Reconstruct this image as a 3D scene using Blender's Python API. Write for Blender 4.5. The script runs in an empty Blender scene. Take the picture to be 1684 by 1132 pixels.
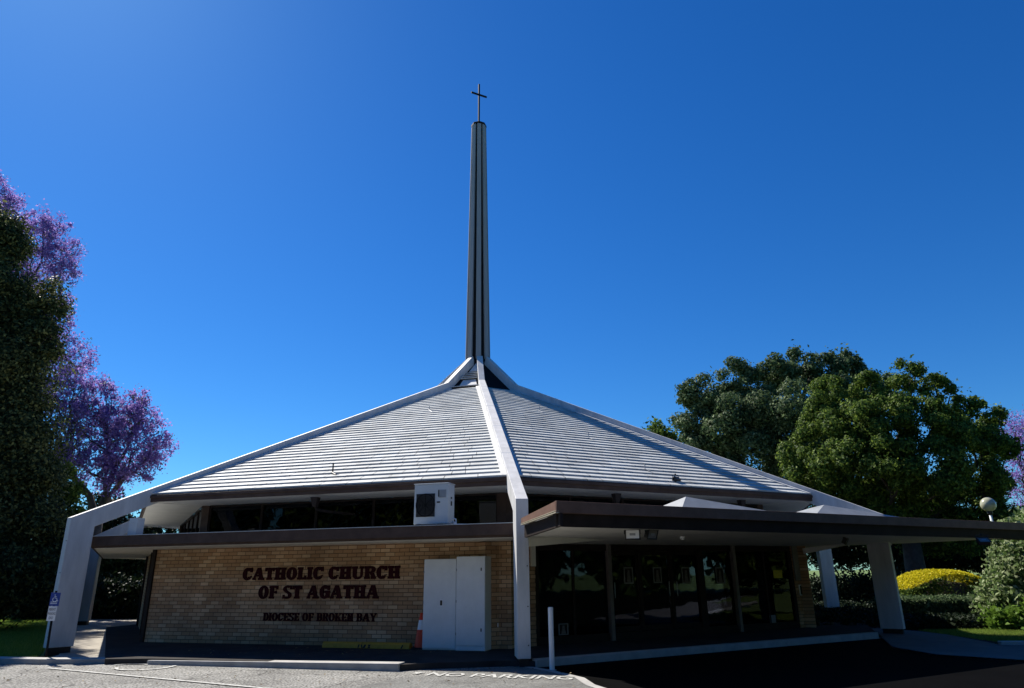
import bpy, math, random
import numpy as np
from mathutils import Vector, Matrix
random.seed(7); RNG = np.random.default_rng(11)
S = bpy.context.scene
# ------------------------------------------------------------------ camera
PITCH, ROLL, FPX = 18.506, 0.694, 1121.943
cam_d = bpy.data.cameras.new('camera'); cam = bpy.data.objects.new('camera', cam_d); S.collection.objects.link(cam)
cam_d.sensor_width = 36; cam_d.lens = 36*FPX/1684; cam_d.clip_end = 3000; cam_d.clip_start = .05
cam.matrix_world = Matrix.Translation((0, 0, 1.6)) @ Matrix.Rotation(math.radians(90+PITCH), 4, 'X') @ Matrix.Rotation(math.radians(-ROLL), 4, 'Z')
S.camera = cam
# ------------------------------------------------------------------ world, sun, exposure
SUN_AZ, SUN_EL = 134.0, 47.0          # direction towards the sun, degrees counterclockwise from +X
w = bpy.data.worlds.new('World'); S.world = w; w.use_nodes = True
nt = w.node_tree; bg = nt.nodes['Background']
sky = nt.nodes.new('ShaderNodeTexSky'); sky.sky_type = 'NISHITA'; sky.sun_disc = False
sky.sun_elevation = math.radians(SUN_EL); sky.sun_rotation = math.radians(90-SUN_AZ)
sky.air_density = 1.0; sky.dust_density = .18; sky.ozone_density = 4.0; sky.altitude = 100
hs = nt.nodes.new('ShaderNodeHueSaturation'); hs.inputs['Saturation'].default_value = 1.3; hs.inputs['Hue'].default_value = .505
tint = nt.nodes.new('ShaderNodeMix'); tint.data_type = 'RGBA'; tint.blend_type = 'MULTIPLY'; tint.inputs[0].default_value = 1; tint.inputs[7].default_value = (.50, .93, 1.19, 1)
nt.links.new(sky.outputs[0], hs.inputs['Color']); nt.links.new(hs.outputs[0], tint.inputs[6]); nt.links.new(tint.outputs[2], bg.inputs['Color'])
bg.inputs['Strength'].default_value = .060
sl = bpy.data.lights.new('sun', 'SUN'); sl.energy = 5.0; sl.angle = math.radians(.5); sl.color = (1, .94, .85)
so = bpy.data.objects.new('sun', sl); S.collection.objects.link(so)
sv = Vector((math.cos(math.radians(SUN_AZ))*math.cos(math.radians(SUN_EL)), math.sin(math.radians(SUN_AZ))*math.cos(math.radians(SUN_EL)), math.sin(math.radians(SUN_EL))))
so.rotation_euler = sv.to_track_quat('Z', 'Y').to_euler(); so.location = (-20, 20, 40)
S.view_settings.view_transform = 'Standard'; S.view_settings.look = 'None'; S.view_settings.exposure = .78; S.view_settings.gamma = 1
S.render.engine = 'CYCLES'

# ------------------------------------------------------------------ measuring helpers
_t, _r = math.radians(PITCH), math.radians(ROLL)
FW = np.array([0, math.cos(_t), math.sin(_t)]); UP = np.array([0, -math.sin(_t), math.cos(_t)]); EYE = np.array([0, 0, 1.6])
def ray(px, py):
    xr, yr = (px-842)/FPX, (566-py)/FPX
    x = xr*math.cos(_r)+yr*math.sin(_r); y = -xr*math.sin(_r)+yr*math.cos(_r)
    return FW + np.array([x, 0, 0]) + y*UP
def atz(px, py, z): d = ray(px, py); return EYE+d*(z-1.6)/d[2]
def at(px, py, Y): d = ray(px, py); return EYE+d*Y/d[1]
C0 = np.array([-1.4, 27.473, 0.]); PHI = -83.769
def nrm(k): a = math.radians(PHI+45*k); return np.array([math.cos(a), math.sin(a), 0])
def fac(k, ap, px, py):                 # (t, z) on the vertical plane of facet k at apothem ap
    n = nrm(k); d = ray(px, py); s = ((C0+n*ap-EYE)@n)/(d@n); X = EYE+d*s; tt = np.array([-n[1], n[0], 0])
    return float((X-C0)@tt), float(X[2])
def fw(k, t, ap, z):                    # facet coordinates to world
    n = nrm(k); tt = np.array([-n[1], n[0], 0]); return C0+n*ap+tt*t+np.array([0, 0, z])

# ------------------------------------------------------------------ mesh builder
class MB:
    def __init__(s): s.v = []; s.f = []
    def add(s, vs, fs):
        b = len(s.v); s.v += [tuple(map(float, v)) for v in vs]; s.f += [tuple(i+b for i in f) for f in fs]; return s
    def box(s, x0, x1, y0, y1, z0, z1):
        return s.add([(x0,y0,z0),(x1,y0,z0),(x1,y1,z0),(x0,y1,z0),(x0,y0,z1),(x1,y0,z1),(x1,y1,z1),(x0,y1,z1)],
                     [(0,3,2,1),(4,5,6,7),(0,1,5,4),(1,2,6,5),(2,3,7,6),(3,0,4,7)])
    def prism(s, base, top):
        n = len(base)
        return s.add(list(base)+list(top), [tuple(range(n))[::-1], tuple(range(n, 2*n))]+[(i, (i+1) % n, n+(i+1) % n, n+i) for i in range(n)])
    def ext_z(s, poly, z0, z1): return s.prism([(x, y, z0) for x, y in poly], [(x, y, z1) for x, y in poly])
    def ext_y(s, poly, y0, y1): return s.prism([(x, y0, z) for x, z in poly], [(x, y1, z) for x, z in poly])
    def ext_x(s, poly, x0, x1): return s.prism([(x0, y, z) for y, z in poly], [(x1, y, z) for y, z in poly])
    def tube(s, pts, rad, n=8, caps=True):
        pts = [Vector(p) for p in pts]; rings = []
        for i, p in enumerate(pts):
            d = (pts[min(i+1, len(pts)-1)]-pts[max(i-1, 0)]).normalized()
            a = d.orthogonal().normalized() if i == 0 else (a-d*a.dot(d)).normalized()
            b = d.cross(a); r = rad[i] if isinstance(rad, (list, tuple)) else rad
            rings.append([p+a*math.cos(2*math.pi*j/n)*r+b*math.sin(2*math.pi*j/n)*r for j in range(n)])
        vs = [v for rg in rings for v in rg]; fs = []
        for i in range(len(pts)-1):
            for j in range(n): fs.append((i*n+j, i*n+(j+1) % n, (i+1)*n+(j+1) % n, (i+1)*n+j))
        if caps: fs += [tuple(range(n))[::-1], tuple(range((len(pts)-1)*n, len(pts)*n))]
        return s.add(vs, fs)
    def lathe(s, prof, n=24, c=(0, 0)):
        vs = [(c[0]+r*math.cos(2*math.pi*j/n), c[1]+r*math.sin(2*math.pi*j/n), z) for r, z in prof for j in range(n)]
        fs = [(i*n+j, i*n+(j+1) % n, (i+1)*n+(j+1) % n, (i+1)*n+j) for i in range(len(prof)-1) for j in range(n)]
        return s.add(vs, fs)
    def build(s, name, mat, parent=None, loc=None, rz=0, smooth=False, bevel=0):
        me = bpy.data.meshes.new(name); me.from_pydata(s.v, [], s.f); me.update()
        import bmesh
        bm = bmesh.new(); bm.from_mesh(me); bmesh.ops.recalc_face_normals(bm, faces=bm.faces); bm.to_mesh(me); bm.free()
        if smooth: me.polygons.foreach_set('use_smooth', [True]*len(me.polygons))
        me.materials.append(mat)
        o = bpy.data.objects.new(name, me); S.collection.objects.link(o)
        if parent: o.parent = parent
        if loc is not None: o.location = loc
        o.rotation_euler.z = rz
        if bevel:
            b = o.modifiers.new('bevel', 'BEVEL'); b.width = bevel; b.segments = 2; b.limit_method = 'ANGLE'
        return o
def tag(o, label=None, cat=None, group=None, kind=None):
    if label: o['label'] = label
    if cat: o['category'] = cat
    if group: o['group'] = group
    if kind: o['kind'] = kind
    return o
def empty(name, loc=(0, 0, 0), rz=0):
    o = bpy.data.objects.new(name, None); S.collection.objects.link(o); o.location = loc; o.rotation_euler.z = rz; return o

# ------------------------------------------------------------------ materials
def mat(name, col, rough=.6, var=.15, scale=6, bump=0, bscale=40, metal=0, spec=.4, col2=None, stretch=None):
    m = bpy.data.materials.new(name); m.use_nodes = True; n = m.node_tree.nodes; l = m.node_tree.links
    b = n['Principled BSDF']; b.inputs['Roughness'].default_value = rough; b.inputs['Metallic'].default_value = metal
    b.inputs['Specular IOR Level'].default_value = spec
    tc = n.new('ShaderNodeTexCoord'); src = tc.outputs['Object']
    if stretch:
        mp = n.new('ShaderNodeMapping'); mp.inputs['Scale'].default_value = stretch; l.new(src, mp.inputs[0]); src = mp.outputs[0]
    nz = n.new('ShaderNodeTexNoise'); nz.inputs['Scale'].default_value = scale; nz.inputs['Detail'].default_value = 8; nz.inputs['Roughness'].default_value = .65
    l.new(src, nz.inputs['Vector'])
    cr = n.new('ShaderNodeValToRGB'); cr.color_ramp.elements[0].position = .3; cr.color_ramp.elements[1].position = .7
    c2 = col2 if col2 else tuple(c*(1+var) for c in col); c1 = tuple(c*(1-var) for c in col)
    cr.color_ramp.elements[0].color = (*c1, 1); cr.color_ramp.elements[1].color = (*c2, 1)
    l.new(nz.outputs['Fac'], cr.inputs[0]); l.new(cr.outputs[0], b.inputs['Base Color'])
    if bump:
        nb = n.new('ShaderNodeTexNoise'); nb.inputs['Scale'].default_value = bscale; nb.inputs['Detail'].default_value = 6; l.new(src, nb.inputs['Vector'])
        bp = n.new('ShaderNodeBump'); bp.inputs['Strength'].default_value = bump; bp.inputs['Distance'].default_value = .02
        l.new(nb.outputs['Fac'], bp.inputs['Height']); l.new(bp.outputs[0], b.inputs['Normal'])
    return m
WHITE = mat('weathered_white_paint', (.55, .55, .54), .6, .17, 2.2, .12, 25, stretch=(1.6, 1.6, .35))
def tone_islands(m, lo, hi, lich=(.16, .15, .12)):
    n = m.node_tree.nodes; l = m.node_tree.links; b = n['Principled BSDF']; src = b.inputs['Base Color'].links[0].from_socket
    ge = n.new('ShaderNodeNewGeometry'); mr = n.new('ShaderNodeMapRange'); mr.inputs['To Min'].default_value = lo; mr.inputs['To Max'].default_value = hi; l.new(ge.outputs['Random Per Island'], mr.inputs['Value'])
    mx = n.new('ShaderNodeMix'); mx.data_type = 'RGBA'; mx.blend_type = 'MULTIPLY'; mx.inputs[0].default_value = 1; l.new(src, mx.inputs[6]); l.new(mr.outputs[0], mx.inputs[7])
    tc = n.new('ShaderNodeTexCoord'); nz = n.new('ShaderNodeTexNoise'); nz.inputs['Scale'].default_value = 5.5; nz.inputs['Detail'].default_value = 10; nz.inputs['Roughness'].default_value = .75; l.new(tc.outputs['Object'], nz.inputs['Vector'])
    cr = n.new('ShaderNodeValToRGB'); cr.color_ramp.elements[0].position = .60; cr.color_ramp.elements[1].position = .78; l.new(nz.outputs['Fac'], cr.inputs[0])
    m2 = n.new('ShaderNodeMix'); m2.data_type = 'RGBA'; m2.inputs[7].default_value = (*lich, 1); l.new(cr.outputs[0], m2.inputs[0]); l.new(mx.outputs[2], m2.inputs[6]); l.new(m2.outputs[2], b.inputs['Base Color'])
WHITE2 = mat('clean_white_paint', (.74, .75, .75), .45, .07, 2.5, .03, 15)
PYR = mat('grey_sheet_roof', (.27, .285, .29), .5, .15, 3)
SHING = mat('pale_shingle', (.46, .475, .46), .7, .25, 1.4, .3, 60); tone_islands(SHING, .90, 1.05)
BROWN2 = mat('canopy_fascia_paint', (.19, .115, .085), .6, .2, 3, .1, 30, spec=.1)
BROWN = mat('brown_fascia_paint', (.075, .05, .04), .6, .25, 3, .1, 30, spec=.12)
DARKBR = mat('dark_brown_timber', (.034, .026, .023), .7, .25, 3, spec=.08)
SOFF = mat('cream_soffit', (.78, .75, .67), .7, .08, 1.5)
DARKM = mat('dark_metal_cladding', (.012, .012, .013), .7, .2, 3, spec=.08)
BLACK = mat('black_metal', (.012, .012, .013), .45, .2, 8)
MEMB = mat('roof_membrane', (.30, .31, .31), .8, .25, 2, .1)
TRIML = mat('light_timber_trim', (.42, .38, .28), .7, .15, 6)
STEEL = mat('galvanised_steel', (.32, .33, .35), .4, .15, 8, metal=.6)
GREYP = mat('pale_grey_metal', (.52, .56, .58), .45, .06, 2)
FINM = mat('grey_spire_fin', (.26, .275, .29), .6, .2, 1.5, stretch=(1, 1, .15))
POST = mat('taupe_post_paint', (.20, .17, .16), .55, .12, 4)
MAROON = mat('maroon_letter', (.035, .006, .009), .7, .1, 6, spec=.05)
ORANGE = mat('orange_plastic', (.75, .06, .02), .45, .08, 6)
YEL = mat('yellow_rubber', (.48, .25, .02), .6, .18, 9)
RUB = mat('black_rubber', (.015, .015, .015), .7, .2, 9)
PAPER = mat('paper', (.26, .26, .25), .7, .12, 9)
YPAPER = mat('yellow_notice_paper', (.65, .55, .02), .7, .1, 9)
BLUE = mat('blue_sign', (.02, .06, .30), .35, .05, 4)
SIGNW = mat('sign_white', (.88, .88, .88), .4, .05, 4)
CONC = mat('concrete', (.36, .35, .33), .85, .2, 3, .3, 50)
BARK = mat('bark', (.085, .068, .055), .9, .35, 6, .6, 20)
BARKD = mat('dark_bark', (.05, .042, .036), .9, .35, 6, .6, 20)
SLAB = mat('dark_paving_and_shade', (.045, .042, .04), .9, .3, 2, .3, 40, spec=.05)
FLOOR = mat('interior_floor', (.05, .045, .04), .6, .3, 2)
SOIL = mat('mulch', (.018, .014, .01), .95, .5, 5, .8, 30)

def brick_mat(name, c1, c2, mort):
    m = bpy.data.materials.new(name); m.use_nodes = True; n = m.node_tree.nodes; l = m.node_tree.links; b = n['Principled BSDF']
    tc = n.new('ShaderNodeTexCoord'); sp = n.new('ShaderNodeSeparateXYZ'); cb = n.new('ShaderNodeCombineXYZ')
    l.new(tc.outputs['Object'], sp.inputs[0]); l.new(sp.outputs[0], cb.inputs[0]); l.new(sp.outputs[2], cb.inputs[1])
    br = n.new('ShaderNodeTexBrick'); br.inputs['Scale'].default_value = 1; br.inputs['Brick Width'].default_value = .24; br.inputs['Row Height'].default_value = .086
    br.inputs['Mortar Size'].default_value = .007; br.inputs['Mortar Smooth'].default_value = .15; br.inputs['Bias'].default_value = -.35
    br.inputs['Color1'].default_value = (*c1, 1); br.inputs['Color2'].default_value = (*c2, 1); br.inputs['Mortar'].default_value = (*mort, 1)
    l.new(cb.outputs[0], br.inputs['Vector'])
    nz = n.new('ShaderNodeTexNoise'); nz.inputs['Scale'].default_value = 1.1; nz.inputs['Detail'].default_value = 8; l.new(tc.outputs['Object'], nz.inputs['Vector'])
    mr = n.new('ShaderNodeMapRange'); mr.inputs['From Min'].default_value = .3; mr.inputs['From Max'].default_value = .7; mr.inputs['To Min'].default_value = .62; mr.inputs['To Max'].default_value = 1.15
    l.new(nz.outputs['Fac'], mr.inputs['Value'])
    mx = n.new('ShaderNodeMix'); mx.data_type = 'RGBA'; mx.blend_type = 'MULTIPLY'; mx.inputs[0].default_value = 1
    l.new(br.outputs['Color'], mx.inputs[6]); l.new(mr.outputs[0], mx.inputs[7]); l.new(mx.outputs[2], b.inputs['Base Color'])
    b.inputs['Roughness'].default_value = .85
    iv = n.new('ShaderNodeMath'); iv.operation = 'SUBTRACT'; iv.inputs[0].default_value = 1; l.new(br.outputs['Fac'], iv.inputs[1])
    bp = n.new('ShaderNodeBump'); bp.inputs['Strength'].default_value = .7; bp.inputs['Distance'].default_value = .012
    l.new(iv.outputs[0], bp.inputs['Height']); l.new(bp.outputs[0], b.inputs['Normal'])
    return m
BRICK = brick_mat('tan_brick', (.48, .275, .14), (.78, .56, .35), (.16, .10, .055))

def glass_mat(name, tr, tint=(.35, .38, .42)):
    m = bpy.data.materials.new(name); m.use_nodes = True; n = m.node_tree.nodes; l = m.node_tree.links
    out = n['Material Output']; n.remove(n['Principled BSDF'])
    t = n.new('ShaderNodeBsdfTransparent'); t.inputs[0].default_value = (*[c*tr for c in tint], 1)
    g = n.new('ShaderNodeBsdfGlossy'); g.inputs['Roughness'].default_value = .015; g.inputs['Color'].default_value = (.50, .52, .56, 1)
    fr = n.new('ShaderNodeFresnel'); fr.inputs['IOR'].default_value = 1.42
    nz = n.new('ShaderNodeTexNoise'); nz.inputs['Scale'].default_value = 1.6; bp = n.new('ShaderNodeBump'); bp.inputs['Strength'].default_value = .12; bp.inputs['Distance'].default_value = .02
    tc = n.new('ShaderNodeTexCoord'); l.new(tc.outputs['Object'], nz.inputs['Vector']); l.new(nz.outputs['Fac'], bp.inputs['Height']); l.new(bp.outputs[0], g.inputs['Normal'])
    mx = n.new('ShaderNodeMixShader'); l.new(fr.outputs[0], mx.inputs[0]); l.new(t.outputs[0], mx.inputs[1]); l.new(g.outputs[0], mx.inputs[2]); l.new(mx.outputs[0], out.inputs[0])
    return m
GLASS = glass_mat('tinted_glass', 1.6); GLASSD = glass_mat('dark_tinted_glass', .25)

def leaf_mat(name, cols, trans=.35, rough=.6, pos=None):
    m = bpy.data.materials.new(name); m.use_nodes = True; n = m.node_tree.nodes; l = m.node_tree.links
    out = n['Material Output']; b = n['Principled BSDF']; b.inputs['Roughness'].default_value = rough; b.inputs['Specular IOR Level'].default_value = .12
    ge = n.new('ShaderNodeNewGeometry'); cr = n.new('ShaderNodeValToRGB'); e = cr.color_ramp.elements
    while len(e) < len(cols): e.new(.5)
    for i, c in enumerate(cols): e[i].position = i/(len(cols)-1) if not pos else pos[i]; e[i].color = (*c, 1)
    l.new(ge.outputs['Random Per Island'], cr.inputs[0]); l.new(cr.outputs[0], b.inputs['Base Color'])
    tr = n.new('ShaderNodeBsdfTranslucent'); l.new(cr.outputs[0], tr.inputs[0])
    mx = n.new('ShaderNodeMixShader'); mx.inputs[0].default_value = trans
    l.new(b.outputs[0], mx.inputs[1]); l.new(tr.outputs[0], mx.inputs[2]); l.new(mx.outputs[0], out.inputs[0])
    return m
L_DARK = leaf_mat('dark_leaf', [(.026, .052, .022), (.07, .115, .045), (.19, .25, .12)], .35)
L_DEEP = leaf_mat('deep_shade_leaf', [(.008, .016, .008), (.018, .032, .012)], .12)  # leaf colour blackened to hold the shade under and behind the church
L_CONE = leaf_mat('cypress_leaf', [(.016, .028, .012), (.045, .062, .022), (.20, .21, .07)], .3)
L_BRI = leaf_mat('bright_leaf', [(.026, .055, .012), (.07, .125, .022), (.21, .28, .05)], .38)
L_PUR = leaf_mat('jacaranda_flower', [(.15, .09, .34), (.27, .18, .50), (.42, .31, .66)], .5)
L_JAC = leaf_mat('jacaranda_leaf', [(.05, .08, .03), (.09, .13, .04)], .4)
L_YEL = leaf_mat('golden_leaf', [(.34, .33, .01), (.55, .48, .012), (.68, .58, .03)], .35)
L_VAR = leaf_mat('pale_edged_leaf', [(.08, .14, .04), (.17, .24, .08), (.45, .50, .30)], .4)
L_LIME = leaf_mat('lime_leaf', [(.07, .14, .015), (.13, .22, .03)], .4)
L_GRASS = leaf_mat('grass_blade', [(.10, .17, .025), (.18, .28, .04), (.32, .38, .09)], .4)

# ------------------------------------------------------------------ ground
def sheet(name, poly, z, m, z0=None):
    b = MB()
    if z0 is None: b.add([(x, y, z) for x, y in poly], [tuple(range(len(poly)))])
    else: b.ext_z(poly, z0, z)
    o = b.build(name, m); tag(o, kind='structure'); return o
def asphalt(name, col, dk, speck=.5, cracks=True):
    m = mat(name, col, .92, dk, .45, .8, 90); n = m.node_tree.nodes; l = m.node_tree.links; b = n['Principled BSDF']
    src = b.inputs['Base Color'].links[0].from_socket; tc = n.new('ShaderNodeTexCoord')
    def mul(src, fac):
        mx = n.new('ShaderNodeMix'); mx.data_type = 'RGBA'; mx.blend_type = 'MULTIPLY'; mx.inputs[0].default_value = 1; l.new(src, mx.inputs[6]); l.new(fac, mx.inputs[7]); return mx.outputs[2]
    for sc, lo, hi, a, c in ((26, .38, .62, 1-speck, 1+speck*.45), (7, .3, .7, .8, 1.12), (1.1, .35, .6, .72, 1.05)):
        v = n.new('ShaderNodeTexNoise'); v.inputs['Scale'].default_value = sc; v.inputs['Detail'].default_value = 4; l.new(tc.outputs['Object'], v.inputs['Vector'])
        q = n.new('ShaderNodeMapRange'); q.inputs['From Min'].default_value = lo; q.inputs['From Max'].default_value = hi; q.inputs['To Min'].default_value = a; q.inputs['To Max'].default_value = c
        l.new(v.outputs['Fac'], q.inputs['Value']); src = mul(src, q.outputs[0])
    if cracks:
        nz = n.new('ShaderNodeTexNoise'); nz.inputs['Scale'].default_value = 2.5; l.new(tc.outputs['Object'], nz.inputs['Vector'])
        ad = n.new('ShaderNodeMix'); ad.data_type = 'RGBA'; ad.inputs[0].default_value = .25; l.new(tc.outputs['Object'], ad.inputs[6]); l.new(nz.outputs['Color'], ad.inputs[7])
        vo = n.new('ShaderNodeTexVoronoi'); vo.feature = 'DISTANCE_TO_EDGE'; vo.inputs['Scale'].default_value = .75; l.new(ad.outputs[2], vo.inputs['Vector'])
        q = n.new('ShaderNodeMapRange'); q.inputs['From Min'].default_value = .002; q.inputs['From Max'].default_value = .010; q.inputs['To Min'].default_value = .35; q.inputs['To Max'].default_value = 1; l.new(vo.outputs['Distance'], q.inputs['Value'])
        src = mul(src, q.outputs[0])
    l.new(src, b.inputs['Base Color']); return m
GRASSB = mat('grass_soil', (.10, .15, .035), .95, .4, 2.5, .8, 60)
sheet('ground', [(-400, -300), (400, -300), (400, 700), (-400, 700)], -.03, GRASSB)
ASPH = asphalt('worn_grey_asphalt', (.30, .295, .27), .2, .75); ASPH_SHADE = asphalt('dark_asphalt_with_shade', (.0022, .0022, .0026), .3, .4); ASPH_SHADE.node_tree.nodes['Principled BSDF'].inputs['Specular IOR Level'].default_value = .03  # shade over the dark asphalt is put into its near-black colour
P2 = lambda px, py, z=0: tuple(atz(px, py, z)[:2])
sheet('parking_lot', [(-40, -25), (40, -25), (40, 11), (9.2, 13.3), (8.9, 18.2), (.15, 13.5), (-2.1, 13.1), (-7.2, 14.65), (-9.3, 14.6), (-14, 15.6), (-40, 21)], 0, ASPH)
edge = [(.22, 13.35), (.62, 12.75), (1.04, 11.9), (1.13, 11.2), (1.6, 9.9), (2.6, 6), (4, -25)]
sheet('dark_driveway_with_shade', edge+[(40, -25), (40, 10.7), (9.3, 12.9), (8.0, 14.2), (7.9, 15.6), (8.75, 17.7)], .004, ASPH_SHADE)
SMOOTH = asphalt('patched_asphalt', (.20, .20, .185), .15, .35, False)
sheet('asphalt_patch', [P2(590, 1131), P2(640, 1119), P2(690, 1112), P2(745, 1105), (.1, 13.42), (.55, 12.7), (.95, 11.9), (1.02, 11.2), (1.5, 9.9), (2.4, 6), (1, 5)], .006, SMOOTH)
gut = MB(); 
for i in range(4):
    (x0, y0), (x1, y1) = edge[i], edge[i+1]; gut.add([(x0-.10, y0-.03, .010), (x0+.04, y0, .010), (x1+.04, y1, .010), (x1-.10, y1-.03, .010)], [(0, 1, 2, 3)])
tag(gut.build('drain_edging', CONC), kind='structure')
k1 = fw(.5, 4.2, 13.35, 0); k2 = fw(.5, -5.3, 13.3, 0)
slab = [(-7.0, 14.40), (-2.05, 12.98), (-1.6, 13.2), (-.1, 13.45), (k2[0], k2[1]), (k1[0], k1[1]), tuple(fw(.5, 6.8, 11.2, 0)[:2]), tuple(fw(.5, 7, 8.5, 0)[:2]), (4, 30), (-8, 34), P2(224, 1027, .1), P2(175, 1032, .1), P2(173, 1084, .1)]  # left edge traces the roof's cast shadow; dark paving stands for shade there
sheet('pavement', slab, .10, SLAB, -.1)
gravel = mat('sandy_path', (.33, .30, .25), .95, .25, 3, .7, 60)
sheet('footpath', [(-9.25, 14.72), (-7.9, 14.9), (-11, 25.6), (-15, 34), (-18, 44), (-24, 44), (-20, 34), (-15.0, 25), (-9.95, 16.2), (-9.6, 14.75)], .012, gravel)
# kerbs
def kerb(name, pts, wd, z0, z1, m=CONC):
    b = MB()
    for i in range(len(pts)-1):
        a, c = np.array(pts[i]), np.array(pts[i+1]); d = (c-a)/np.linalg.norm(c-a); nn = np.array([d[1], -d[0]])
        zz = lambda j: z1[j] if isinstance(z1, (list, tuple)) else z1
        q = [a, c, c-nn*wd, a-nn*wd]
        b.prism([(p[0], p[1], z0) for p in q], [(q[0][0], q[0][1], zz(i)), (q[1][0], q[1][1], zz(i+1)), (q[2][0], q[2][1], zz(i+1)), (q[3][0], q[3][1], zz(i))])
    o = b.build(name, m, bevel=.012); return tag(o, kind='structure')
kerb('kerb', [(-7.1, 14.36), (-2.03, 12.94)], .28, -.05, [.075, .125])
kerb('kerb', [(-40, 21.2), (-14, 15.75), (-9.3, 14.55), (-7.25, 14.62)], .28, -.05, [.1, .1, .1, .08])
kerb('kerb', [(k2[0]+.02, k2[1]-.04), (k1[0], k1[1]-.04)], .16, -.05, .135)
path2 = [tuple(P2(1447, 1046)), (8.75, 17.7), (7.9, 15.6), (8.0, 14.2), (9.3, 12.9), (24, 11.8), (24, 14.8), (10.3, 15.9), (10.6, 18.2), (10.3, 20.2), (6, 20.8)]
sheet('side_footpath', path2, .03, mat('grey_concrete_path', (.11, .10, .095), .85, .2, 2, .3, 40))
kerb('kerb', [(10.25, 15.7), (24, 14.6)], .14, -.05, .10)
sheet('planting_bed', [(10.6, 18.4), (10.4, 16.3), (13.4, 15.9), (18, 21), (26, 40), (8, 44), (6, 30), (5.5, 20.9), (10.25, 20.3)], .02, SOIL)
# road markings
PAINT = mat('white_road_paint', (.42, .42, .39), .85, .5, 16, col2=(.62, .62, .58))
def strip(name, a, b_, wd, z=.014):
    a, b_ = np.array(a), np.array(b_); d = (b_-a)/np.linalg.norm(b_-a); nn = np.array([d[1], -d[0]])*wd/2
    q = [a+nn, b_+nn, b_-nn, a-nn]; m_ = MB().add([(p[0], p[1], z) for p in q], [(0, 1, 2, 3)])
    return tag(m_.build(name, PAINT), kind='structure')
strip('road_marking', (-8.72, 13.92), (-4.14, 11.44), .07)
strip('road_marking', (-4.14, 11.44), (-1.6, 10.05), .07)
def arc_mark(c, rx, ry, a0, a1, wd):
    vs = []; n = 28
    for i in range(n+1):
        a = math.radians(a0+(a1-a0)*i/n); vs += [(c[0]+(rx-wd/2)*math.cos(a), c[1]+(ry-wd/2)*math.sin(a), .014), (c[0]+(rx+wd/2)*math.cos(a), c[1]+(ry+wd/2)*math.sin(a), .014)]
    return tag(MB().add(vs, [(2*i, 2*i+1, 2*i+3, 2*i+2) for i in range(n)]).build('road_marking', PAINT), kind='structure')
arc_mark((-6.9, 13.95), .50, .45, 190, 375, .075)
arc_mark((-7.35, 14.25), .30, .12, 0, 180, .06)
arc_mark((-10.5, 13.4), .55, .45, 190, 350, .075)
def text_mesh(txt, size, depth=0, offset=0):
    cu = bpy.data.curves.new('txt', 'FONT'); cu.body = txt; cu.size = size; cu.extrude = depth; cu.offset = offset; cu.align_x = 'CENTER'; cu.align_y = 'CENTER'
    o = bpy.data.objects.new('txt', cu); S.collection.objects.link(o); bpy.context.view_layer.update()
    me = bpy.data.meshes.new_from_object(o.evaluated_get(bpy.context.evaluated_depsgraph_get())); bpy.data.objects.remove(o); return me
def text_obj(name, txt, size, m, parent=None, mw=None, depth=0, offset=0, width=None, height=None):
    me = text_mesh(txt, size, depth, offset); co = np.empty(len(me.vertices)*3); me.vertices.foreach_get('co', co); co = co.reshape(-1, 3)
    co[:, 0] -= (co[:, 0].max()+co[:, 0].min())/2; co[:, 1] -= (co[:, 1].max()+co[:, 1].min())/2
    if width: co[:, 0] *= width/np.ptp(co[:, 0])
    if height: co[:, 1] *= height/np.ptp(co[:, 1])
    me.vertices.foreach_set('co', co.ravel()); me.materials.clear(); me.materials.append(m)
    o = bpy.data.objects.new(name, me); S.collection.objects.link(o)
    if parent: o.parent = parent
    if mw is not None: o.matrix_local = mw
    return o
ang = math.atan2(11.93-12.55, .75+1.5)
gt = text_obj('road_marking', '* NO PARKING', .5, PAINT, mw=Matrix.Translation((-.42, 12.22, .016)) @ Matrix.Rotation(ang, 4, 'Z'), offset=.01, width=2.75, height=.40)
tag(gt, kind='structure')

# ------------------------------------------------------------------ CHURCH
CH = empty('church_building', tuple(C0))
tag(CH, 'octagonal church of tan brick with pale shingled roof, white ribs and a tall finned spire', 'church')
def rzf(k): return math.radians(PHI+45*k+90)         # facet frame: x along the wall, y inwards, z up
W = .236; TAN = math.tan(math.radians(22.5)); COS = math.cos(math.radians(22.5))
RE, ZE, RK, ZK = 12.62, 3.58, 1.94, 8.43
def rz_at(r): return ZK+(ZE-ZK)*(r-RK)/(RE-RK)       # roof surface height along a rib
WALL = 11.25
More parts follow.
